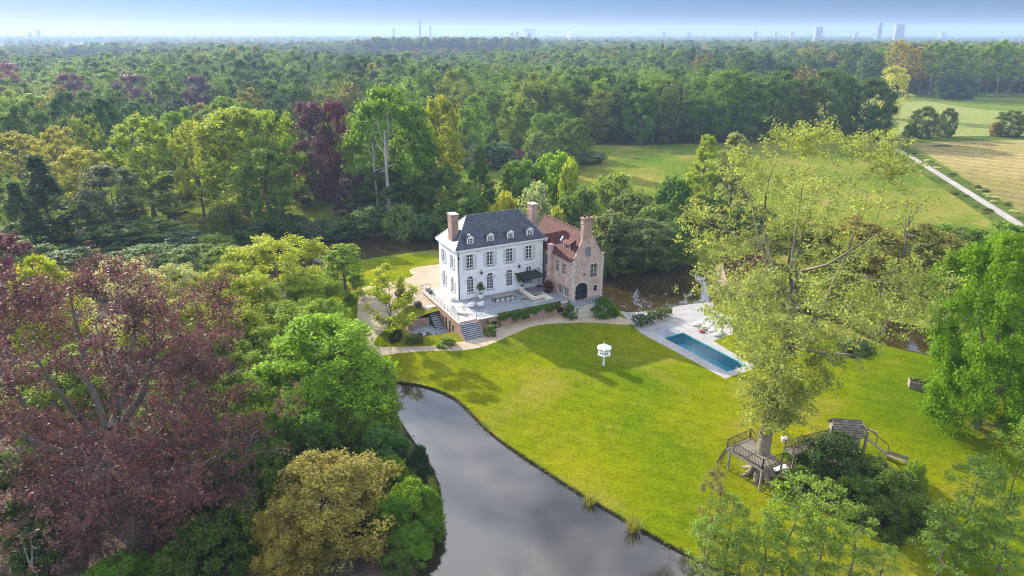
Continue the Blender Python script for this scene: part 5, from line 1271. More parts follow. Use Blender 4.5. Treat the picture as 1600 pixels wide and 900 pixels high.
# grass overhanging the water along the banks
g = np.random.default_rng(44); Pk = np.concatenate([np.c_[POLYD['lake'], np.roll(POLYD['lake'], -1, 0)], np.c_[POLYD['moat'], np.roll(POLYD['moat'], -1, 0)]])
Ls = np.hypot(Pk[:, 2] - Pk[:, 0], Pk[:, 3] - Pk[:, 1]); k = g.choice(len(Pk), 15000, p=Ls / Ls.sum()); t_ = g.random(len(k))
xy = Pk[k, :2] * (1 - t_[:, None]) + Pk[k, 2:] * t_[:, None] + g.normal(0, .13, (len(k), 2))
dens = np.sin(xy[:, 0] * 1.3) + np.sin(xy[:, 1] * .9 + xy[:, 0] * .4) + g.normal(0, .8, len(k)); xy = xy[dens > -.7]
cl = np.c_[xy, gz(xy[:, 0], xy[:, 1]) + g.uniform(-.10, .16, len(xy)), np.ones(len(xy))]
V, F, var = leaves(44, cl, len(cl), .24, .08, np.array([0, 60., -50]), aspect=.35); bgr = link('bank_grass', mesh_np('bank_grass', V, F, attrs={'var': var}), M['leaf']); bgr['tint'] = (.062, .085, .012); tag(bgr, kind='stuff')
# ================================================================= trees and shrubs near the house
# --- the great copper beech in front
cbp = proto('copper_beech', 101, 100000, .19, .66, 24, 13, cb=.06, shape='umbrella', n1=150, n2=7, n3=3, tr=.8, minr=.012, sides=8, wob=.5, up=.6, keep=.85, K=7, fork=.22, lobes=.24, core=.3, aspect=.7, bark='bark', kw_leaf='copper_leaf')
o = plant(cbp, 'copper_beech', 'huge copper beech with dark purple leaves and bare crossing limbs, largest tree', 'tree', -31.0, 46.0, 0, 24.5, 13.5, (.086, .051, .046), 2.0)
# a second stem of the same colour class behind it
T([COPPER_MID], 'copper_beech', 'smaller copper tree at the picture border behind the huge copper beech', 8, 366, 82, 120, (.10, .05, .06))
T(NEAR, 'green_tree', 'bright lime tree top beside the smaller copper tree at the border', 70, 405, 78, 110, LIME)
T(NEAR_AIRY, 'hawthorn', 'whitish flowering tree behind the top of the huge copper beech', 205, 404, 80, 150, SILVER)
T(NEAR_AIRY, 'hawthorn', 'second whitish tree, smaller, between copper beech and yellow locust', 285, 412, 84, 110, (.17, .19, .12))
T(NEAR_AIRY[0:1], 'locust_tree', 'yellow green locust tree with dark crooked branches by the moat', 425, 374, 90, 200, (.155, .185, .02))
T(NEAR_AIRY[1:2], 'locust_tree', 'second yellow green locust, lower, joined to the taller one', 350, 412, 84, 130, (.14, .165, .022))
T(NEAR, 'maple_tree', 'yellow green maple seen through the limbs of the copper beech', 310, 466, 72, 200, (.12, .15, .018))
T(NEAR, 'maple_tree', 'dense green maple between the copper beech and the gravel drive', 430, 482, 74, 180, (.105, .14, .018))
T(NEAR[0:1], 'chestnut_tree', 'big fresh green chestnut overhanging the head of the lake', 512, 500, 64, 225, (.10, .165, .015))
T(NEAR[1:2], 'chestnut_tree', 'lower green chestnut at the lake bank beneath the big one', 570, 590, 61, 130, (.08, .14, .016))
T(NEAR[0:1], 'golden_sycamore', 'golden orange sycamore at the bottom of the picture by the lake', 515, 722, 46, 215, (.140, .132, .044))
T(NEAR[1:2], 'golden_sycamore', 'smaller ochre sycamore in front of the golden orange one', 450, 800, 43, 130, (.125, .11, .032))
T(SHRUB, 'bank_shrub', 'blue green shrub on the lake bank under the big chestnut', 595, 668, 55, 95, (.045, .10, .035), 'shrub')
T(CONE, 'yew', 'dark spiky yew leaning over the lake edge', 640, 694, 53.5, 60, (.018, .034, .014), 'shrub', lean=.25)
T(CONE, 'yew', 'second dark yew shoot beside the leaning one', 622, 702, 54, 44, (.02, .036, .016), 'shrub', lean=.1)
T(SHRUB, 'bank_shrub', 'lime green shrub on the lake bank below the yew', 645, 752, 48, 86, (.085, .15, .014), 'shrub')
T(SHRUB, 'bank_shrub', 'ivy green shrub on the bank between lime shrub and sycamore', 612, 776, 46.5, 84, (.055, .11, .014), 'shrub')
T(SHRUB, 'bank_shrub', 'low shrub at the lake edge nearest the picture bottom', 645, 822, 45, 70, (.065, .12, .018), 'shrub')
T(SHRUB, 'bank_shrub', 'small dull green shrub by the ochre sycamore at the bottom', 620, 862, 43, 60, (.05, .085, .02), 'shrub')
T(SHRUB, 'round_shrub', 'bright green rounded shrub at the bottom edge under the copper beech', 185, 874, 41.5, 105, (.07, .15, .015), 'shrub')
for px, top, Y, pw, ti, lb in ((380, 590, 55, 140, GREEN, 'green understorey shrub beneath the far side of the copper beech'), (90, 560, 62, 190, (.09, .13, .02), 'lime understorey tree behind the copper beech trunk'),
                         (250, 600, 60, 170, (.07, .115, .02), 'green understorey tree right behind the copper beech trunk'), (330, 720, 48, 130, DARK, 'dark shrub below the right side of the copper beech'),
                         (20, 720, 47, 150, (.035, .06, .018), 'dark shrub at the bottom corner beneath the copper beech'), (420, 690, 50, 120, (.05, .085, .02), 'green shrub between copper beech and golden sycamore')):
    T(NEAR if Y > 52 else SHRUB, 'understorey', lb, px, top, Y, pw, ti, 'shrub')
# dead sapling
ds = proto('dead_sapling', 140, 4, .05, .1, 6, 1.2, n1=12, n2=3, tr=.09, minr=.004, bark='pale_bark')
x, y = -36.0, 41.0; o = empty('dead_sapling', (x, y, 0), 0, 'small bare white dead sapling in the bottom corner', 'tree'); c = link('trunk', ds.trunk, None, o)
# --- young trees by the drive
T([POPLAR], 'young_tree', 'fresh green upright young tree beside the gravel drive and moat', 537, 383, 99, 78, (.10, .155, .02))
yt = proto('young_ginkgo', 142, 8000, .30, .6, 12, 3, cb=.12, shape='round', n1=34, n2=6, n3=1, tr=.12, minr=.01)
T([yt], 'young_tree', 'sparse lime green young tree on the grass bank before the terrace', 607, 414, 86.5, 86, (.16, .195, .022))
# --- across the moat, from the dark conifer to the house
A_ = MID_AIRY; B_ = MIDS
for p, nm, lb, px, top, Y, pw, ti in (
    ([CONE], 'conifer', 'tall dark conifer across the moat, tallest dark spire', 66, 243, 128, 95, (.026, .046, .020)),
    ([CONE], 'conifer', 'shorter dark conifer beside the tall dark spire', 30, 285, 122, 70, (.032, .056, .02)),
    (B_, 'holly', 'dark evergreen tree dusted with silvery leaf tips, beside the conifer', 166, 257, 138, 108, (.05, .062, .045)),
    (A_, 'oak', 'tan leaved oak at the picture border across the moat', 28, 206, 168, 92, (.15, .145, .035)),
    (A_, 'oak', 'yellow tan oak second from the border across the moat', 92, 198, 164, 84, (.155, .15, .032)),
    (A_, 'oak', 'yellow green oak between the conifer and the open crowned lime', 128, 232, 150, 96, (.15, .15, .03)),
    (B_, 'broadleaf', 'green tree at the border below the tan oak', 4, 272, 140, 70, GREEN),
    (A_, 'oak', 'narrow green oak rising left of the open crowned lime', 143, 180, 172, 62, (.085, .12, .02)),
    (A_[0:1], 'lime_tree', 'open crowned lime with a visible forked trunk in the meadow gap', 224, 179, 153, 112, (.115, .155, .018)),
    (A_[1:2], 'lime_tree', 'yellow lime tree with a pale trunk, next to the open crowned one', 306, 191, 150, 92, (.15, .165, .022)),
    (B_, 'lime_tree', 'broad bright lime green tree, widest of the bright ones', 372, 168, 156, 150, (.13, .17, .016)),
    (A_, 'lime_tree', 'bright green tree between the widest lime and the copper beech', 432, 172, 152, 96, (.105, .155, .018)),
    (B_, 'lime_tree', 'lower mid green tree in front of the widest lime', 414, 232, 143, 105, (.075, .12, .018)),
    (B_, 'broadleaf', 'mid green tree behind the trunk of the yellow lime', 262, 268, 158, 80, (.065, .10, .022)),
    (A_, 'broadleaf', 'thin green tree in the gap beside the open crowned lime', 270, 300, 146, 70, (.07, .10, .02)),
    ([COPPER_MID], 'copper_beech', 'tall copper beech behind the house moat, purple sided', 485, 160, 165, 104, (.085, .052, .052)),
    ([COPPER_MID], 'copper_beech', 'redder copper crown joined to the tall copper beech', 522, 156, 170, 64, (.105, .046, .048)),
    ([COPPER_MID], 'copper_beech', 'dark purple lower copper beech under the big oak', 556, 270, 150, 80, (.055, .034, .045)),
    ([DENSE], 'great_oak', 'great rounded green oak with pale bare limbs, highest behind the moat', 606, 138, 156, 148, (.07, .12, .014)),
    (B_[2:3], 'yellow_oak', 'yellow topped tree on the house side of the great oak', 686, 150, 164, 78, (.125, .15, .018)),
    (B_, 'broadleaf', 'green tree filling between great oak and yellow topped tree', 650, 205, 160, 90, (.06, .105, .016)),
    (B_, 'broadleaf', 'dark green tree below the yellow topped one', 690, 262, 150, 80, (.04, .075, .02)),
    (B_, 'broadleaf', 'mid green tree at the house corner beyond the moat', 722, 285, 140, 64, (.06, .10, .02)),
    (B_, 'broadleaf', 'deep green tree at the foot of the great oak', 600, 262, 148, 90, (.035, .065, .02))):
    T(p, nm, lb, px, top, Y, pw, ti)
# dead limbs of the great oak and dead ivied tree
dead = proto('dead_tree', 150, 6, .05, .1, 22, 4.5, cb=.42, n1=14, n2=2, tr=.55, K=4,  minr=.05, bark='pale_bark')
for px, top, Y, pw, lb in ((603, 170, 145, 62, 'bare grey dead trunk with upright limbs in front of the great oak'), (585, 186, 147, 40, 'slimmer bare grey dead trunk beside the first in front of the great oak')):
    z0 = 0; h = z_at(px, top, Y); x = x_at(px, Y, h * .5); o = empty('dead_tree', (x, Y, 0), 1.0, lb, 'dead tree'); c = link('trunk', dead.trunk, None, o); s = pw / F_PX * depth(Y, h / 2) / 2 / 4.2; o.scale = (s, s, h / 20.5)
T([CONE], 'ivied_tree', 'ivy clad dead tree with bare tips behind the manor', 750, 228, 150, 60, (.045, .085, .02))
T([WILLOW], 'weeping_willow', 'dull green weeping willow at the moat under the bright limes', 349, 321, 140, 74, (.075, .085, .03))
T([WILLOW], 'weeping_willow', 'yellow weeping willow directly behind the slate roof', 790, 300, 128, 62, (.15, .165, .025))
SF = SHRUB_FAR
k = 0
for px, top, Y, pw, ti, lb in (
    (45, 398, 118, 90, GREEN, 'green bush at the border by the moat foot of the conifers'), (105, 385, 122, 80, DARK, 'dark bush at the foot of the tall conifer'), (175, 372, 128, 80, (.055, .09, .02), 'green bush under the silvery evergreen'),
    (232, 344, 134, 110, (.055, .095, .022), 'broad green bush below the open crowned lime'), (292, 362, 127, 84, BLUE, 'blue green bush by the moat'), (332, 366, 125, 66, (.085, .125, .022), 'lime green rounded bush by the moat'),
    (262, 395, 118, 90, (.05, .095, .035), 'teal bush at the near moat bank behind the whitish trees'), (395, 352, 136, 90, DARK, 'dark bush beside the weeping willow'), (440, 338, 139, 100, (.03, .055, .025), 'dark rhododendron mass at the moat bank'),
    (490, 344, 138, 80, (.045, .065, .045), 'grey flowered rhododendron by the moat'), (532, 340, 138, 70, (.04, .07, .03), 'dark green bush left of the green rounded ones at the moat'), (578, 322, 140, 62, (.05, .09, .035), 'green bush at the foot of the dead trunks'),
    (628, 318, 138, 58, (.075, .12, .04), 'pale green bush by the moat right of the dead trunks'), (664, 336, 137, 66, (.04, .07, .035), 'dark bush at the moat before the manor chimney'), (700, 318, 138, 60, (.05, .085, .022), 'green bush behind the manor chimney'),
    (742, 300, 136, 70, (.045, .085, .02), 'green bush behind the manor roof hip'), (815, 250, 152, 76, (.055, .10, .018), 'fresh green bush by the farm roof'), (842, 206, 205, 46, (.075, .11, .05), 'pale round willow before the wood'),
    (780, 222, 215, 60, BLUE, 'blue green willow by the farm roofs'), (838, 285, 130, 58, (.15, .175, .115), 'silver leaved willow behind the brick house roof'), (868, 238, 150, 76, (.085, .145, .018), 'bright green round tree behind the red roof'),
    (890, 246, 142, 40, (.14, .175, .025), 'yellow green sapling behind the red roof'), (868, 322, 122, 40, (.13, .16, .04), 'yellowish bush just behind the red roof ridge'), (922, 236, 225, 54, (.055, .08, .045), 'grey bush at the meadow corner'),
    (905, 292, 128, 80, (.06, .095, .03), 'green bush behind the brick gable chimney'), (960, 270, 152, 76, (.10, .14, .03), 'pale lime bush at the meadow edge'), (990, 296, 136, 96, (.075, .10, .04), 'grey green alder mass behind the moat'),
    (1050, 274, 143, 74, (.038, .075, .018), 'dark green rounded tree at the meadow edge'), (1025, 318, 128, 72, (.065, .10, .035), 'mid green alder above the moat bend'), (955, 330, 119, 88, (.08, .10, .05), 'grey alder overhanging the moat beside the brick house'),
    (1008, 342, 118, 104, (.06, .088, .04), 'large grey green alder overhanging the moat bend'), (1052, 345, 121, 84, (.05, .085, .028), 'green alder beside the plane tree leaves at the moat'), (940, 376, 113.5, 44, (.07, .095, .04), 'low bush on the little moat bank by the brick gable'),
    (1110, 300, 140, 70, (.05, .085, .02), 'green bush behind the lime poplar foot'), (1180, 320, 138, 90, (.06, .095, .022), 'green bush behind the plane tree, moat side')):
    T(SF if pw < 76 else SF + MIDS[:1], 'moat_shrub', lb, px, top, Y, pw, ti, 'shrub')
T([POPLAR], 'poplar', 'lime green poplar with a yellow lit side in front of the meadow', 1101, 212, 150, 54, (.145, .185, .02))
T([POPLAR], 'silver_poplar', 'silver grey poplar beside the lime green one', 1146, 208, 148, 64, (.125, .145, .08))
# trees beyond the moat behind the plane tree
for p, nm, lb, px, top, Y, pw, ti in (
    (MIDS, 'broadleaf', 'olive tree behind the plane tree at the moat, first from the coach house', 1240, 350, 112, 150, (.085, .105, .025)),
    (MIDS, 'broadleaf', 'olive brown tree behind the plane tree over the dark water', 1335, 345, 110, 160, (.12, .115, .03)),
    (MIDS, 'broadleaf', 'tan olive tree beyond the moat right of the plane tree', 1425, 350, 108, 150, (.11, .11, .03)),
    (MIDS, 'broadleaf', 'green tree beyond the moat at the meadow end of the plane crown', 1480, 352, 112, 120, (.075, .12, .02)),
    (MIDS, 'broadleaf', 'fresh green tree at the border behind the big maple', 1570, 348, 110, 130, (.085, .14, .018)),
    (SF, 'moat_shrub', 'dark bush at the moat below the olive trees', 1300, 470, 100, 90, (.035, .06, .02)),
    (SF, 'moat_shrub', 'dark bush at the far moat bank by the white water gap', 1455, 478, 100, 90, (.05, .075, .022))):
    T(p, nm, lb, px, top, Y, pw, ti)
dl_ = proto('dead_limb_tree', 152, 120, .4, .5, 20, 5, cb=.4, n1=14, n2=5, tr=.32, minr=.02)
for px, top, Y, pw, lb in ((1420, 288, 104, 90, 'bare forked dead limbs rising over the olive trees before the meadow'), (1502, 338, 108, 40, 'short bare dead trunk before the gravel track')):
    h = z_at(px, top, Y); x = x_at(px, Y, h * .7); o = empty('dead_limbs', (x, Y, 0), 2.2, lb, 'dead tree'); link('trunk', dl_.trunk, None, o); s = pw / F_PX * depth(Y, h * .7) / 2 / 4.6; o.scale = (s, s, h / 19)
# --- the great plane tree with the platform
pl = proto('plane_tree', 160, 60000, .20, .58, 31, 12, cb=.17, shape='vase', n1=170, n2=7, n3=2, tr=.62, minr=.014, sides=8, lean=(2.9, 3.5), wob=.5, bark='plane_bark', up=.5, keep=.8, K=6, fork=.36, lobes=.24, core=.15, aspect=.75)
tb = at_z(1188, 742)[:2]
o = plant(pl, 'plane_tree', 'tall plane tree with sparse yellowish young leaves growing through the platform', 'tree', tb[0], tb[1], -.05, 32.8, 12.7, (.128, .152, .062), 0)
m = MB()
for i in range(7):
    a = i * .9 + .4; m.tube([(.5 * math.cos(a), .5 * math.sin(a), .9), (1.0 * math.cos(a), 1.0 * math.sin(a), .25), (1.9 * math.cos(a + .15), 1.9 * math.sin(a + .15), -.08)], [.34, .26, .10], 7)
rt = m.build('root', M['plane_bark'], o, smooth=True)
# --- the big maple at the border
T([BIG_MAPLE], 'maple_tree', 'big dark trunked green maple on the lawn at the picture border', 1572, 368, 64, 232, (.068, .135, .007))
T([BIG_MAPLE], 'maple_tree', 'second green maple behind the big one at the border', 1612, 372, 74, 200, (.07, .135, .009))
T(SHRUB, 'moat_shrub', 'low dark shrub on the lawn edge behind the plane tree', 1335, 534, 84, 70, (.03, .055, .018), 'shrub')
# --- shrubs round the play hut
T(SHRUB[0:1], 'rhododendron', 'dark evergreen rhododendron in front of the play hut', 1302, 682, 55.5, 128, (.032, .056, .022), 'shrub')
for px, top, Y, pw, ti, lb in ((1362, 718, 53.5, 80, (.05, .075, .022), 'grey green shrub with pale flowers beside the ramp'), (1400, 738, 51, 100, (.06, .10, .022), 'dark green shrub in the bed below the garden bench'), (1345, 748, 50.5, 90, (.055, .10, .018), 'fresh green shrub in front of the rhododendron'),
    (1255, 735, 53, 70, (.06, .10, .025), 'grey green shrub beside the tree platform posts'), (1425, 775, 48.5, 80, (.065, .105, .024), 'low dark shrub at the rounded end of the bed'), (1375, 782, 48, 80, (.055, .09, .022), 'low dark shrub in the middle of the bed'), (1432, 722, 53, 40, (.10, .15, .022), 'bright little shrub near the garden bench')):
    T(SHRUB, 'bed_shrub', lb, px, top, Y, pw, ti, 'shrub')
# --- thin young trees along the near bank
for i, (px, top, Y, pw, ti, lb) in enumerate(((1112, 722, 43.2, 50, (.12, .115, .055), 'nearly leafless thin birch at the near lake bank'), (1140, 772, 42.2, 80, (.10, .145, .03), 'thin green alder at the lake corner'), (1236, 742, 41.6, 100, (.085, .135, .025), 'thin alder in front of the tree platform'),
    (1288, 752, 41.8, 90, (.10, .15, .03), 'thin alder in front of the dark rhododendron'), (1335, 795, 41.5, 84, (.095, .14, .03), 'lower thin alder before the planting bed'), (1198, 800, 41.4, 84, (.10, .15, .03), 'small thin alder at the bottom edge below the platform'),
    (1264, 820, 40.8, 80, (.10, .145, .03), 'smallest thin alder at the bottom edge'), (1522, 712, 43, 110, (.08, .13, .03), 'tall thin alder under the big maple'), (1480, 790, 42, 84, (.08, .13, .03), 'thin alder at the bottom edge left of the tall one'),
    (1588, 650, 44.5, 84, (.13, .19, .03), 'pale lime sapling at the picture border below the maple'), (1568, 800, 41.5, 96, (.10, .16, .03), 'pale green sapling in the bottom corner of the lawn'), (1108, 806, 41.2, 70, (.10, .15, .035), 'small thin alder at the lake corner, at the bottom edge'), (1155, 835, 40.6, 70, (.095, .14, .03), 'little thin alder at the bottom edge next to the lake corner'), (1378, 855, 41, 64, (.10, .14, .035), 'pale leaved little sapling at the water edge'))):
    T(SAPLING, 'sapling', lb, px, top, Y, pw, ti)

# --- the park strip between moat and wood
g = np.random.default_rng(77)
PK = [(-10 + i * 31 + g.uniform(-9, 9), g.uniform(178, 236)) for i in range(18)] + [(-20 + i * 42 + g.uniform(-9, 9), g.uniform(236, 268)) for i in range(12)]
PK += [(700 + i * 24 + g.uniform(-6, 6), g.uniform(212, 250)) for i in range(9)]
for i, (px, Y) in enumerate(PK):
    ti = [GREEN, MID, (.075, .12, .02), (.10, .145, .02), DARK, OLIVE][g.integers(6)]
    plant(MIDS[g.integers(3)] if Y < 236 else FAR[g.integers(4)], 'park_tree', 'green park tree in the strip between the moat trees and the dense wood', 'tree', x_at(px, Y, 10), Y, -.1, g.uniform(15, 23), g.uniform(5, 7), vary(ti), g.uniform(0, 6), 'park trees between the moat and the wood')
for px, top, Y, pw, ti, lb in ((20, 372, 108, 120, (.05, .085, .02), 'green tree at the border over the near end of the moat'), (110, 392, 104, 120, (.035, .06, .02), 'dark bushy tree behind the lime tree top at the border'), (60, 340, 126, 110, DARK, 'dark bushy tree at the foot of the two conifers'),
    (170, 350, 130, 110, (.04, .07, .02), 'dark bushy tree under the silvery evergreen at the moat'), (225, 385, 110, 110, (.05, .095, .03), 'green bushy tree behind the flowering hawthorn'), (300, 384, 110, 100, (.06, .10, .025), 'green bushy tree between hawthorn and locust'), (355, 384, 104, 90, (.075, .12, .02), 'lime bushy tree behind the lower locust')):
    T(MIDS[:2], 'moat_tree', lb, px, top, Y, pw, ti)
for px, top, Y, pw, ti, lb in ((470, 432, 86, 120, (.12, .16, .02), 'yellow green tree between the taller locust and the upright young tree'), (500, 470, 78, 110, (.10, .155, .02), 'bright green tree beside the gravel drive, behind the big chestnut'), (395, 520, 68, 150, (.10, .14, .018), 'yellow green tree in front of the dense maple'), (545, 520, 71, 90, (.085, .145, .02), 'light green tree at the drive side of the big chestnut')):
    T(NEAR, 'maple_tree', lb, px, top, Y, pw, ti)
for px, top, Y, pw, lb in ((598, 640, 62, 70, 'leafy bush overhanging the lake head under the chestnut'), (615, 716, 52, 70, 'leafy bush between the yew and the blue green shrub'), (668, 800, 46.6, 46, 'ivy covered hump at the tip of the bank'), (655, 845, 44.3, 50, 'ivy covered hump low on the bank near the bottom edge'), (668, 760, 48.6, 46, 'ivy covered hump at the lake edge below the yew')):
    T(SHRUB, 'bank_shrub', lb, px, top, Y, pw, (.07, .125, .016), 'shrub')

for px, top, Y, pw, ti, lb in ((330, 812, 43, 130, (.04, .075, .018), 'dark green shrub at the bottom between copper beech and ochre sycamore'), (270, 860, 41.5, 90, (.05, .085, .02), 'green shrub at the bottom edge right of the bright rounded one'), (380, 770, 46, 110, (.06, .10, .02), 'green shrub filling under the ochre sycamore'), (545, 600, 60, 110, (.07, .12, .02), 'leafy shrub on the woodland side of the big chestnut'), (470, 640, 54, 120, (.05, .09, .02), 'dark leafy shrub behind the golden sycamore'), (60, 810, 43.5, 120, (.04, .065, .02), 'dull green shrub in the bottom corner by the dead sapling')):
    T(SHRUB, 'understorey', lb, px, top, Y, pw, ti, 'shrub')
# ================================================================= the far plain
t = NT('tower_glass'); br_n = t.new('TexBrick'); sx_ = t.new('SeparateXYZ'); cx2 = t.new('CombineXYZ'); t.L(t.obj(), sx_.inputs[0]); t.L(sx_.outputs[0], cx2.inputs[0]); t.L(sx_.outputs[2], cx2.inputs[1]); t.L(cx2.outputs[0], br_n.inputs['Vector'])
br_n.inputs['Scale'].default_value = 1; br_n.inputs['Brick Width'].default_value = 3.2; br_n.inputs['Row Height'].default_value = 3.0; br_n.inputs['Mortar Size'].default_value = .7; br_n.offset = 0
br_n.inputs['Color1'].default_value = (.03, .035, .04, 1); br_n.inputs['Color2'].default_value = (.06, .065, .07, 1); br_n.inputs['Mortar'].default_value = (.28, .28, .28, 1)
M['tower_glass'] = t.bsdf(br_n.outputs['Color'], .4)
def tower(name, label, px, top, Y, w_, d2, mat, cat='building', floors=14, rz=0):
    x = x_at(px, Y, 0); h = z_at(px, top, Y); b = empty(name, (x, Y, 0), rz, label, cat)
    m = MB(); m.box(-w_ / 2, w_ / 2, -d2 / 2, d2 / 2, 0, h); m.build('wall', mat, b)
    k = MB()
    k.box(-w_ * .42, w_ * .42, -d2 / 2 - .12, -d2 / 2 - .05, 2, h - 2); k.build('glazing', M['tower_glass'], b); MB().box(-w_ / 5, w_ / 5, -d2 / 4, d2 / 4, h, h + 4).build('plant_room', mat, b)
    MB().box(-w_ / 2 - .6, w_ / 2 + .6, -d2 / 2 - .6, d2 / 2 + .6, h - 1.5, h + .5).build('parapet', M['lead'], b)
    return b
M['concrete'] = mottled('concrete', (.22, .22, .22), (.34, .34, .33), .05, .8, .2)
M['pale'] = mottled('pale_concrete', (.60, .60, .60), (.72, .72, .72), .05, .8, .2)
tower('apartment_tower', 'wide low grey tower block on the horizon above the beech wood', 1276, 42.5, 3000, 29, 20, M['concrete'], floors=12)
tower('apartment_tower', 'slim tall grey tower block on the horizon, tallest of the three', 1369, 35.5, 3000, 21, 18, M['concrete'], floors=20, rz=.3)
tower('apartment_tower', 'broad grey tower block on the horizon beside the slim tall one', 1401, 38.5, 3000, 37, 20, M['concrete'], floors=17)
for px, top, w_, lb in ((616, 45, 5, 'short factory chimney standing apart on the horizon'), (657, 33, 6, 'tallest thin factory chimney on the horizon'), (673, 43, 5, 'middle sized factory chimney next to the tallest one')):
    x = x_at(px, 3100, 0); h = z_at(px, top, 3100); b = empty('factory_chimney', (x, 3100, 0), 0, lb, 'chimney', 'factory chimneys on the horizon')
    MB().tube([(0, 0, 0), (0, 0, h)], [w_ * 1.0, w_ * .7], 10).build('stack', M['concrete'], b); MB().tube([(0, 0, h - 6), (0, 0, h + 1)], [w_ * .85, w_ * .85], 10).build('rim', M['lead'], b)
x = x_at(827, 3200, 0); b = empty('white_hall', (x, 3200, 0), 0, 'white building with a big round arch on the horizon', 'building'); h = z_at(827, 47, 3200)
m = MB(); wall(m, rect(-23, 23, 0, h), [arc(-11, 11, 0, h * .35, h * .78, 12)], lambda s, d, z: (s, d, z), 12); wall(m, rect(-23, 23, 0, h), [], lambda s, d, z: (s, 40, z)); m.box(-23, -22.4, .5, 40, 0, h - .2).box(22.4, 23, .5, 40, 0, h - .2); m.build('wall', M['pale'], b)
MB().box(-24, 24, -1, 41, h, h + 3).build('roof', M['lead'], b)
x = x_at(892, 3100, 0); h = z_at(892, 49.3, 3100); o = MB().lathe([(26, 0), (19, h * .5), (11, h * .85), (8, h), (1, h + .3)], 20).build('sand_heap', M['pale'], smooth=True); o.location = (x, 3100, 0); o.scale = (1, .7, 1); tag(o, 'pale conical heap on the horizon beside the white arched building', 'heap')
for i, (px, top) in enumerate(((50, 47), (63, 46))):
    x = x_at(px, 3400, 0); h = z_at(px, top, 3400); b = empty('church', (x, 3400, 0), 0, ('hazy church with a pointed spire at the far edge of the plain', 'hazy square tower beside the church spire on the plain')[i], 'church')
    MB().box(-5, 5, -5, 5, 0, h * (.62 if i == 0 else 1)).build('tower', M['concrete'], b)
    if i == 0: MB().add([(-5.5, -5.5, h * .62), (5.5, -5.5, h * .62), (5.5, 5.5, h * .62), (-5.5, 5.5, h * .62), (0, 0, h)], [(0, 1, 4), (1, 2, 4), (2, 3, 4), (3, 0, 4), (3, 2, 1, 0)]).build('spire', M['lead'], b)
    MB().box(5, 30, -6, 6, 0, 11).build('nave', M['concrete'], b)
SK = [(1036, 50, 16), (1075, 50.5, 20), (1178, 50.5, 24), (1210, 50, 12), (1235, 50.3, 14), (800, 49.5, 12), (808, 49.8, 14), (1335, 50.3, 18), (1470, 50.4, 22)]
for i, (px, top, w_) in enumerate(SK):
    x = x_at(px, 3600, 0); h = z_at(px, top, 3600); m = MB().box(-w_ / 2, w_ / 2, -9, 9, 0, h).box(-w_ / 6, w_ / 6, -4, 4, h, h + 4); o = m.build('distant_block', M['concrete']); o.location = (x, 3600, 0)
    tag(o, 'small grey block among the low skyline on the horizon', 'building', 'low blocks along the skyline')
# ------------------------------------------------------------ woods
g = np.random.default_rng(12)
fp = np.array(forest_poly)
pts = []
for y in np.arange(262, 800, 11.5):
    for x in np.arange(-900, 760, 12.5): pts.append((x + g.uniform(-4, 4) + (6 if int(y / 11.5) % 2 else 0), y + g.uniform(-3.5, 3.5)))
pts = np.array(pts); pts = pts[inside(fp, pts[:, 0], pts[:, 1])]
NAMED = [(312, 300, 9), (208, 306, 10), (112, 312, 10), (1253, 290, 9), (1358, 280, 11), (1298, 280, 11), (1215, 282, 10), (1138, 278, 10), (985, 274, 9)]
keep_ = np.ones(len(pts), bool)
for px_, Y_, r_ in NAMED:
    xx = x_at(px_, Y_, 10); keep_ &= np.hypot(pts[:, 0] - xx, pts[:, 1] - Y_) > r_ * .8
    if px_ < 400: keep_ &= ~((np.abs(pts[:, 0] - xx * pts[:, 1] / Y_) < r_ * .7) & (pts[:, 1] < Y_))
pts = pts[keep_]
vis = np.abs(pts[:, 0]) < pts[:, 1] * .82 + 30
pts = pts[vis]
order = np.argsort(np.hypot(pts[:, 0] * .6, pts[:, 1]) + g.uniform(0, 25, len(pts)))
pts = pts[order]
def forest_tint(x, y, r):
    n = math.sin(x * .021 + 1) + math.sin(y * .03 + x * .011) + r.normal(0, .8)
    base = (.032, .066, .022) if n < -1.0 else (.052, .095, .022) if n < .2 else (.068, .118, .02) if n < 1.2 else (.10, .125, .03) if r.random() < .3 else (.095, .15, .022)
    if r.random() < .07: base = (.095, .125, .06)
    if r.random() < .012: base = (.13, .125, .04)
    k = r.uniform(.5, 1.05); return tuple(v * k for v in base)
N_IND = 205
FL_ = 'forest tree in the dense green wood behind the estate'
for i, (x, y) in enumerate(pts[:N_IND]):
    edge = i < 90
    p = FAR_CONE if (g.random() < .07 and not edge) else FAR[g.integers(4)]
    h = g.uniform(15, 24) if x < -60 else g.uniform(18, 27); r_ = g.uniform(6.6, 9.4)
    if p is FAR_CONE: r_ = 4.2
    ti = forest_tint(x, y, g)
    plant(p, 'forest_tree', FL_, 'tree', x, y, -.1, h, r_, ti, g.uniform(0, 6.28), 'trees of the dense wood behind the estate')
rest = pts[N_IND:]
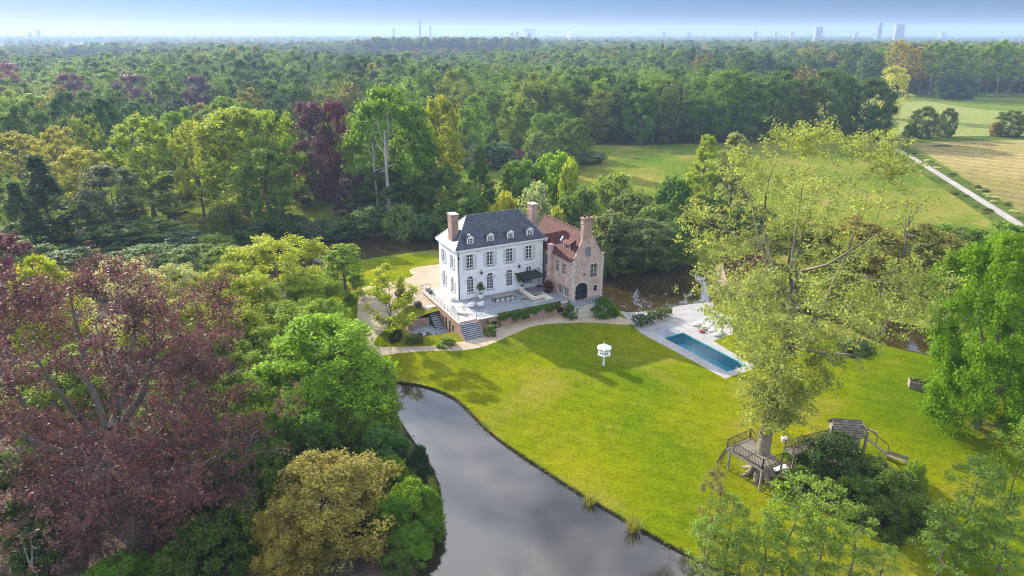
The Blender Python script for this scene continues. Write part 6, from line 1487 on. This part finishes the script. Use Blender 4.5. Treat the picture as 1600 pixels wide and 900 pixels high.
# named trees in and beside the wood
for k, (px, top, Y, pw, ti, p, nm, lb, ct) in enumerate((
    (312, 118, 300, 58, (.075, .045, .075), 'C', 'copper_beech', 'round purple beech crown standing out of the wood, deepest purple', 'tree'),
    (208, 116, 306, 64, (.085, .05, .08), 'C', 'copper_beech', 'broad purple beech crown in the wood left of the deepest purple one', 'tree'),
    (112, 114, 312, 62, (.10, .06, .08), 'C', 'copper_beech', 'paler purple beech crown in the wood farther along the edge', 'tree'),
    (15, 98, 380, 50, (.16, .05, .08), 'C', 'copper_beech', 'reddest copper crown in the wood at the picture edge', 'tree'),
    (1253, 104, 290, 70, (.10, .085, .03), 0, 'brownish_tree', 'brownish oak crown in the middle of the dark wood front', 'tree'),
    (1358, 122, 280, 84, (.035, .066, .02), 'D', 'edge_oak', 'big dark rounded oak at the corner of the wood by the gravel track', 'tree'),
    (1395, 104, 350, 62, (.20, .20, .06), 1, 'pale_willow', 'pale yellow willow leaning out at the wood corner behind the dark oak', 'tree'),
    (1298, 108, 280, 84, (.05, .09, .018), 'D', 'edge_oak', 'large green oak in the wood front next to the corner oak', 'tree'),
    (1215, 112, 282, 76, (.045, .082, .02), 'D', 'edge_oak', 'mid green oak in the wood front left of the brownish crown', 'tree'),
    (1138, 110, 278, 80, (.06, .11, .015), 'D', 'edge_oak', 'bright topped oak in the wood front above the meadow', 'tree'),
    (985, 122, 274, 72, (.035, .066, .02), 'D', 'edge_oak', 'dark green tree of the wood front at the meadow end', 'tree'),
    (1046, 132, 272, 40, GREY, 2, 'silver_tree', 'grey green silvery tree in the wood front above the meadow', 'tree'))):
    T(DENSE if p == 'D' else COPPER_FAR if p == 'C' else FAR[p], nm, lb, px, top, Y, pw, ti, zb=-.1)
# poplar rows
for i, px in enumerate((1404, 1424, 1443, 1462, 1478, 1496, 1515, 1534, 1551, 1568, 1585, 1603, 1625)):
    ti = ((.17, .14, .035) if i < 3 else (.085, .125, .035) if i % 3 else (.105, .15, .035))
    Y = 470 + (i % 3) * 6
    T(FAR_POPLAR[i % 2], 'tall_poplar', 'tall leaning poplar with a bare trunk in the row behind the fields' if i >= 3 else ('yellowish poplar at the wood end of the poplar row', 'second yellowish poplar of the row', 'third yellowish poplar, beside the green ones')[i], px, 62 + (i * 7) % 9, Y, 34, vary(ti, .15), group='poplars in a row behind the fields', zb=-.1)
for i, (px, pw, top) in enumerate(((1478, 34, 113), (1500, 40, 116), (1516, 30, 118))):
    T(SHRUB_FAR[1], 'grey_willow', ('grey blue willow thicket under the poplars, first from the wood', 'grey blue willow thicket under the poplars, middle and widest', 'grey blue willow thicket under the poplars, farthest from the wood')[i], px, top, 458, pw, BLUE, zb=-.1)
for px, top, Y, pw, lb in ((1445, 166, 283, 42, 'taller of two leafy trees side by side at the field edge by the track'), (1481, 169, 285, 30, 'slimmer of two leafy trees side by side at the field edge'), (1580, 173, 288, 46, 'round leafy tree at the field edge near the picture border')):
    T(DENSE, 'field_tree', lb, px, top, Y, pw, (.055, .085, .022), zb=0)
T(SHRUB_FAR[0], 'field_bush', 'low bush beside the pair of leafy field trees', 1424, 192, 284, 24, MID, 'shrub', zb=0)
T(SHRUB_FAR[1], 'field_bush', 'thin brownish bush beside the round field tree', 1557, 190, 288, 20, (.12, .10, .05), 'shrub', zb=0)
T(SHRUB_FAR[0], 'track_bush', 'round grey green bush beside the gravel track', 1402, 227, 259, 24, GREY, 'shrub', zb=0)
# far woods as one mass: instances of the same crowns
rows = [(x, y, (21 + 3.5 * math.sin(x * .017 + y * .009) + g.normal(0, 2.2)) / 24, g.uniform(.75, 1.5), forest_tint(x, y, g), g.integers(4) if g.random() > .10 else 4) for x, y in rest]
def belt(x0, x1, y0, y1, n, h0, h1, kinds, tints):
    for _ in range(n):
        y = g.uniform(y0, y1); x = g.uniform(x0, x1)
        ti = tints[g.integers(len(tints))]; k = g.uniform(.8, 1.2); rows.append((x, y, g.uniform(h0, h1) / 24, g.uniform(.9, 1.5), tuple(v * k for v in ti), kinds[g.integers(len(kinds))]))
MT = [MID, GREEN, (.075, .11, .025), OLIVE, DARK]
belt(250, 560, 495, 700, 420, 20, 27, [0, 1, 5, 5, 2], MT)                  # wood behind the poplars
belt(330, 900, 640, 900, 700, 20, 27, [0, 1, 2, 5], MT)
belt(60, 330, 800, 1000, 320, 20, 25, [0, 1, 2], MT)
belt(-260, 40, 1180, 1230, 200, 24, 30, [5, 6, 2], MT); belt(40, 620, 1150, 1420, 520, 22, 28, [0, 1, 3], MT); belt(-700, -240, 1150, 1350, 500, 20, 26, [0, 1, 3], MT)
belt(-1250, -650, 1000, 1300, 380, 17, 23, [0, 1, 3], MT); belt(-160, 60, 880, 930, 60, 16, 22, [0, 1], MT)
belt(620, 1500, 1100, 1600, 900, 20, 26, [0, 1, 3], MT)
for _ in range(46):
    y = g.uniform(1500, 6500) ; L = g.uniform(200, 900) * (1 + y / 4000); x = g.uniform(-.9, .9) * y; w_ = g.uniform(20, 120)
    belt(x - L / 2, x + L / 2, y, y + w_, int(L * (w_ + 30) / 700), 17, 25, [0, 1, 3], MT)
for y in (3300, 4600, 6800): belt(-.95 * y, .95 * y, y, y + 300, int(y * .35), 18, 26, [0, 1, 3], MT)
rows = np.array([(r[0], r[1], r[2], r[3], *r[4], r[5]) for r in rows])
me = bpy.data.meshes.new('far_woods'); me.vertices.add(len(rows)); me.vertices.foreach_set('co', np.c_[rows[:, :2], np.full(len(rows), -.2)].astype(np.float32).ravel())
def attr(n, ty, data):
    a = me.attributes.new(n, ty, 'POINT'); k = {'FLOAT': 'value', 'INT': 'value', 'FLOAT_VECTOR': 'vector', 'FLOAT_COLOR': 'color'}[ty]; a.data.foreach_set(k, data.ravel())
hs = rows[:, 2]; attr('scl', 'FLOAT_VECTOR', np.c_[rows[:, 3], rows[:, 3], hs].astype(np.float32)); attr('rot', 'FLOAT_VECTOR', np.c_[np.zeros((len(rows), 2)), g.uniform(0, 6.28, len(rows))].astype(np.float32))
attr('tint', 'FLOAT_COLOR', np.c_[rows[:, 4:7], np.ones(len(rows))].astype(np.float32)); attr('pick', 'INT', rows[:, 7].astype(np.int32))
fw_ = link('far_woods', me); tag(fw_, kind='stuff')
ng = bpy.data.node_groups.new('far_woods', 'GeometryNodeTree'); ng.interface.new_socket('Geometry', in_out='INPUT', socket_type='NodeSocketGeometry'); ng.interface.new_socket('Geometry', in_out='OUTPUT', socket_type='NodeSocketGeometry')
N, Lk = ng.nodes, ng.links
gi, go = N.new('NodeGroupInput'), N.new('NodeGroupOutput'); iop = N.new('GeometryNodeInstanceOnPoints'); jn = N.new('GeometryNodeJoinGeometry')
srcs = []
for p in FAR + [FAR_CONE] + FAR_POPLAR:
    o = next((o for o in scene.objects if o.data is p.me), None)
    if o is None: o = plant(p, 'forest_tree', FL_, 'tree', -60 + len(srcs) * 12, 300, -.1, 22, 5, MID, group='trees of the dense wood behind the estate')
    srcs.append(o)
for o in reversed(srcs):
    oi = N.new('GeometryNodeObjectInfo'); oi.transform_space = 'ORIGINAL'; oi.inputs['Object'].default_value = o; oi.inputs['As Instance'].default_value = True; Lk.new(oi.outputs['Geometry'], jn.inputs[0])
def na(n, ty):
    x = N.new('GeometryNodeInputNamedAttribute'); x.data_type = ty; x.inputs['Name'].default_value = n; return x.outputs['Attribute']
Lk.new(gi.outputs[0], iop.inputs['Points']); Lk.new(jn.outputs[0], iop.inputs['Instance']); iop.inputs['Pick Instance'].default_value = True
Lk.new(na('pick', 'INT'), iop.inputs['Instance Index']); Lk.new(na('scl', 'FLOAT_VECTOR'), iop.inputs['Scale'])
er = N.new('FunctionNodeEulerToRotation'); Lk.new(na('rot', 'FLOAT_VECTOR'), er.inputs[0]); Lk.new(er.outputs[0], iop.inputs['Rotation'])
Lk.new(iop.outputs[0], go.inputs[0]); md = fw_.modifiers.new('woods', 'NODES'); md.node_group = ng

# tufts and white flowering verge plants along the track
g = np.random.default_rng(31); tc_ = np.array(track_c)
for i in range(26):
    q = g.uniform(1.0, 6.9); k = int(q); p = tc_[k] + (tc_[k + 1] - tc_[k]) * (q - k); d = tc_[k + 1] - tc_[k]; d /= np.linalg.norm(d); n_ = np.array([-d[1], d[0]]) * (g.uniform(2.2, 4.6) * (1 if i % 3 else -1)); p = p + n_
    wt = i % 3 == 1
    plant(SHRUB_FAR[i % 2], 'verge_plant', 'white flowering cow parsley clump along the gravel track' if wt else 'low green tuft along the edge of the gravel track', 'plant', p[0], p[1], -.05, g.uniform(.4, .6) if wt else g.uniform(.4, 1.0), g.uniform(.8, 1.7), (.24, .26, .17) if wt else vary((.075, .10, .03)), g.uniform(0, 6), 'flowering plants on the track verge' if wt else 'green tufts on the track verge')
